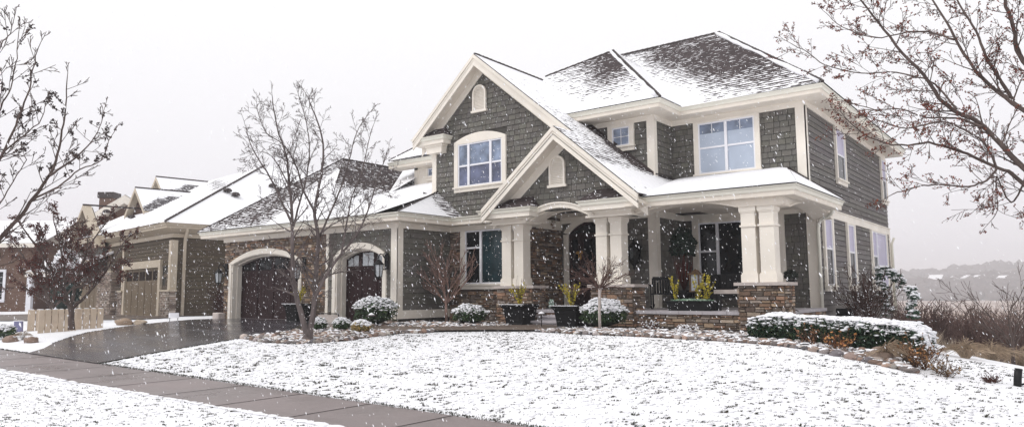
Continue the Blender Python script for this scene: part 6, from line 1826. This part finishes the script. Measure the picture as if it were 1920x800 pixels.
# ------------------------------------------------------------------ far hills, treed
def hills():
    m = MB(); R7 = random.Random(2); n = 0
    for k, (D0, D1, h0) in enumerate(((880, 1060, 36), (1150, 1450, 58))):
        N_ = 260; rows = 7; base = len(m.v); pts = []
        for j in range(rows):
            t = j / (rows - 1)
            for i in range(N_):
                a = rad(-28 + 56 * i / (N_ - 1)); D = D0 + (D1 - D0) * t
                x = D * math.sin(a); y = D * math.cos(a)
                h = h0 * (.70 + .28 * noise.noise(Vector((a * 4 + k * 9, 0, k))) + .05 * noise.noise(Vector((a * 22, k, 3)))) * (math.sin(t * 1.57))
                h *= .8 + .4 * ss((a + .2) / .25)
                pts.append((x, y, -10.5 + max(0, h)))
        fs = [(j * N_ + i, j * N_ + i + 1, (j + 1) * N_ + i + 1, (j + 1) * N_ + i) for j in range(rows - 1) for i in range(N_ - 1)]
        m.add(pts, fs, 0, (1, 1, 1), True)
    m.build('hills', M['hill'], kind='structure')
    w = MB()
    for i in range(2600):
        a = rad(R7.uniform(-16, 12)); k = R7.random() < .5; D = R7.uniform(870, 1060) if k else R7.uniform(1150, 1430)
        x = D * math.sin(a); y = D * math.cos(a); t = (D - (880 if k else 1150)) / (180 if k else 300); t = max(0, t)
        h = (36 if k else 58) * (.70 + .28 * noise.noise(Vector((a * 4 + (0 if k else 9), 0, 0 if k else 1)))) * math.sin(min(1, t) * 1.57) * (.8 + .4 * ss((a + .2) / .25))
        s = R7.uniform(4.5, 10); w.blob((x, y, -10.5 + max(0, h) + s * .3), s, s, s * R7.uniform(.5, .9), i, .7, 6, 4)
    w.build('far_woods', M['hill'], label='hazy leafless woods covering the far hillside', cat='woods', kind='stuff')
hills()
for i, (azd, D, w, d, h, rz, lb) in enumerate(((-7.3, 405, 13, 10, 3.2, 80, 'largest snow roofed far house, nearest the main house edge'), (-6.4, 410, 9, 8, 3, 20, 'small far house second from the main house'), (-5.5, 405, 8, 8, 4, 30, 'far house with twin pale gables'),
                                                 (-4.95, 408, 8, 8, 4, 30, 'far house directly right of the twin gables'), (-3.5, 400, 7, 7, 3.4, 60, 'little far house near the young tree'), (-2.6, 410, 10, 8, 3.6, 15, 'far house closest to the right frame edge'))):
    far_house(D * 2.45 * math.sin(rad(azd)), D * 2.45 * math.cos(rad(azd)), w * 1.4, d * 1.4, h * 1.2, rz, lb)

# ------------------------------------------------------------------ falling snow
fm = MB(); R8 = random.Random(99); k = 0
while k < 34000:
    x = R8.uniform(-24, 4); y = R8.uniform(.5, 17.5); z = R8.uniform(-1.5, 7.5)
    D = math.hypot(x, y)
    if D < 2.6: continue
    if y > 14.5 and z < 5.5 and R8.random() < .5: continue
    k += 1
    d = Vector((.50 + .05 * x * .4 + R8.uniform(-.1, .1), .1 + R8.uniform(-.1, .1), -1)); r = R8.choice((.0024, .003, .0036, .0046))
    if D < 5: r *= .7
    p = Vector((x, y, z)); dn = d.normalized(); a = dn.orthogonal().normalized(); w = dn.cross(a); L = r * R8.uniform(2.8, 4.2)
    pts = [p + dn * L]; 
    for j in range(4): pts.append(p + (a * math.cos(1.57 * j) + w * math.sin(1.57 * j)) * r * R8.uniform(.7, 1.2) + dn * R8.uniform(-.3, .3) * L)
    pts.append(p - dn * L)
    fm.add([tuple(q) for q in pts], [(0, 1, 2), (0, 2, 3), (0, 3, 4), (0, 4, 1), (5, 2, 1), (5, 3, 2), (5, 4, 3), (5, 1, 4)])
fm.build('falling_snow', M['flake'], label='snowflakes falling slantwise through the air before the house', cat='snow', kind='stuff')

# ------------------------------------------------------------------ haze, sky, sun, camera
HAZE = .00085
if HAZE:
    m = MB(); m.box(-2900, 2900, -110, 2900, -14, 70)
    mt = bpy.data.materials.new('snow_haze'); mt.use_nodes = True; nt = mt.node_tree; nt.nodes.clear()
    o_ = nt.nodes.new('ShaderNodeOutputMaterial'); v_ = nt.nodes.new('ShaderNodeVolumePrincipled'); v_.inputs['Density'].default_value = HAZE; v_.inputs['Color'].default_value = (.93, .92, .95, 1); v_.inputs['Anisotropy'].default_value = 0.0
    nt.links.new(v_.outputs[0], o_.inputs['Volume'])
    m.build('haze', mt, kind='stuff', label='pale snowfall haze filling the air', cat='haze')
w = bpy.data.worlds.new('World'); scene.world = w; w.use_nodes = True; nt = w.node_tree; nt.nodes.clear()
wo = nt.nodes.new('ShaderNodeOutputWorld'); bg = nt.nodes.new('ShaderNodeBackground'); sky = nt.nodes.new('ShaderNodeTexSky')
sky.sky_type = 'NISHITA'; sky.sun_disc = False
SE, SA = 48, 215        # sun elevation, azimuth of the sun (clockwise from +Y)
sky.sun_elevation = rad(SE); sky.sun_rotation = rad(SA); sky.dust_density = 4
hs = nt.nodes.new('ShaderNodeHueSaturation'); hs.inputs['Saturation'].default_value = .10
nt.links.new(sky.outputs[0], hs.inputs['Color'])
mx_ = nt.nodes.new('ShaderNodeMix'); mx_.data_type = 'RGBA'; mx_.inputs[0].default_value = .86
nt.links.new(hs.outputs[0], mx_.inputs[6])
# cloud deck: even overcast, a little brighter overhead
geo = nt.nodes.new('ShaderNodeTexCoord'); sp = nt.nodes.new('ShaderNodeSeparateXYZ'); nt.links.new(geo.outputs['Generated'], sp.inputs[0])
cr = nt.nodes.new('ShaderNodeValToRGB'); e = cr.color_ramp.elements; e[0].position = 0.0; e[0].color = (.80, .785, .83, 1); e[1].position = .45; e[1].color = (1, 1, 1, 1)
nt.links.new(sp.outputs[2], cr.inputs[0])
sc_ = nt.nodes.new('ShaderNodeMix'); sc_.data_type = 'RGBA'; sc_.blend_type = 'MULTIPLY'; sc_.inputs[0].default_value = 1; sc_.inputs[7].default_value = (10.2, 10.2, 10.3, 1)
nt.links.new(cr.outputs[0], sc_.inputs[6]); nt.links.new(sc_.outputs[2], mx_.inputs[7])
nt.links.new(mx_.outputs[2], bg.inputs['Color']); bg.inputs['Strength'].default_value = .105
nt.links.new(bg.outputs[0], wo.inputs[0])
sl_ = bpy.data.lights.new('sun', 'SUN'); sl_.energy = 1.1; sl_.angle = rad(25); sl_.color = (1, .975, .94)
so = bpy.data.objects.new('sun', sl_); COL.objects.link(so)
sd_ = Vector((math.sin(rad(SA)) * math.cos(rad(SE)), math.cos(rad(SA)) * math.cos(rad(SE)), math.sin(rad(SE))))
so.rotation_euler = sd_.to_track_quat('Z', 'Y').to_euler(); so.location = (0, 0, 30)
cam = bpy.data.cameras.new('camera'); co = bpy.data.objects.new('camera', cam); COL.objects.link(co)
cam.sensor_width = 36; cam.lens = 1353.74 / 1920 * 36; cam.clip_end = 6000; cam.clip_start = .1
yaw, pitch, roll = rad(37.635), rad(6.230), rad(-.4126)
cy, sy = math.cos(yaw), math.sin(yaw); cp, sp_ = math.cos(pitch), math.sin(pitch)
fwd = Vector((-sy * cp, cy * cp, sp_)); rt = Vector((cy, sy, 0)); upv = rt.cross(fwd)
c_, s_ = math.cos(roll), math.sin(roll)
R_ = rt * c_ + upv * s_; U_ = -rt * s_ + upv * c_
mat = Matrix((( R_.x, U_.x, -fwd.x, 0), (R_.y, U_.y, -fwd.y, 0), (R_.z, U_.z, -fwd.z, 0), (0, 0, 0, 1)))
co.matrix_world = mat
scene.camera = co
vs = scene.view_settings; vs.view_transform = 'Standard'; vs.look = 'None'; vs.exposure = .16; vs.gamma = 1; vs.use_curve_mapping = False
scene.cycles.use_denoising = True
scene.cycles.max_bounces = 8; scene.cycles.volume_bounces = 1
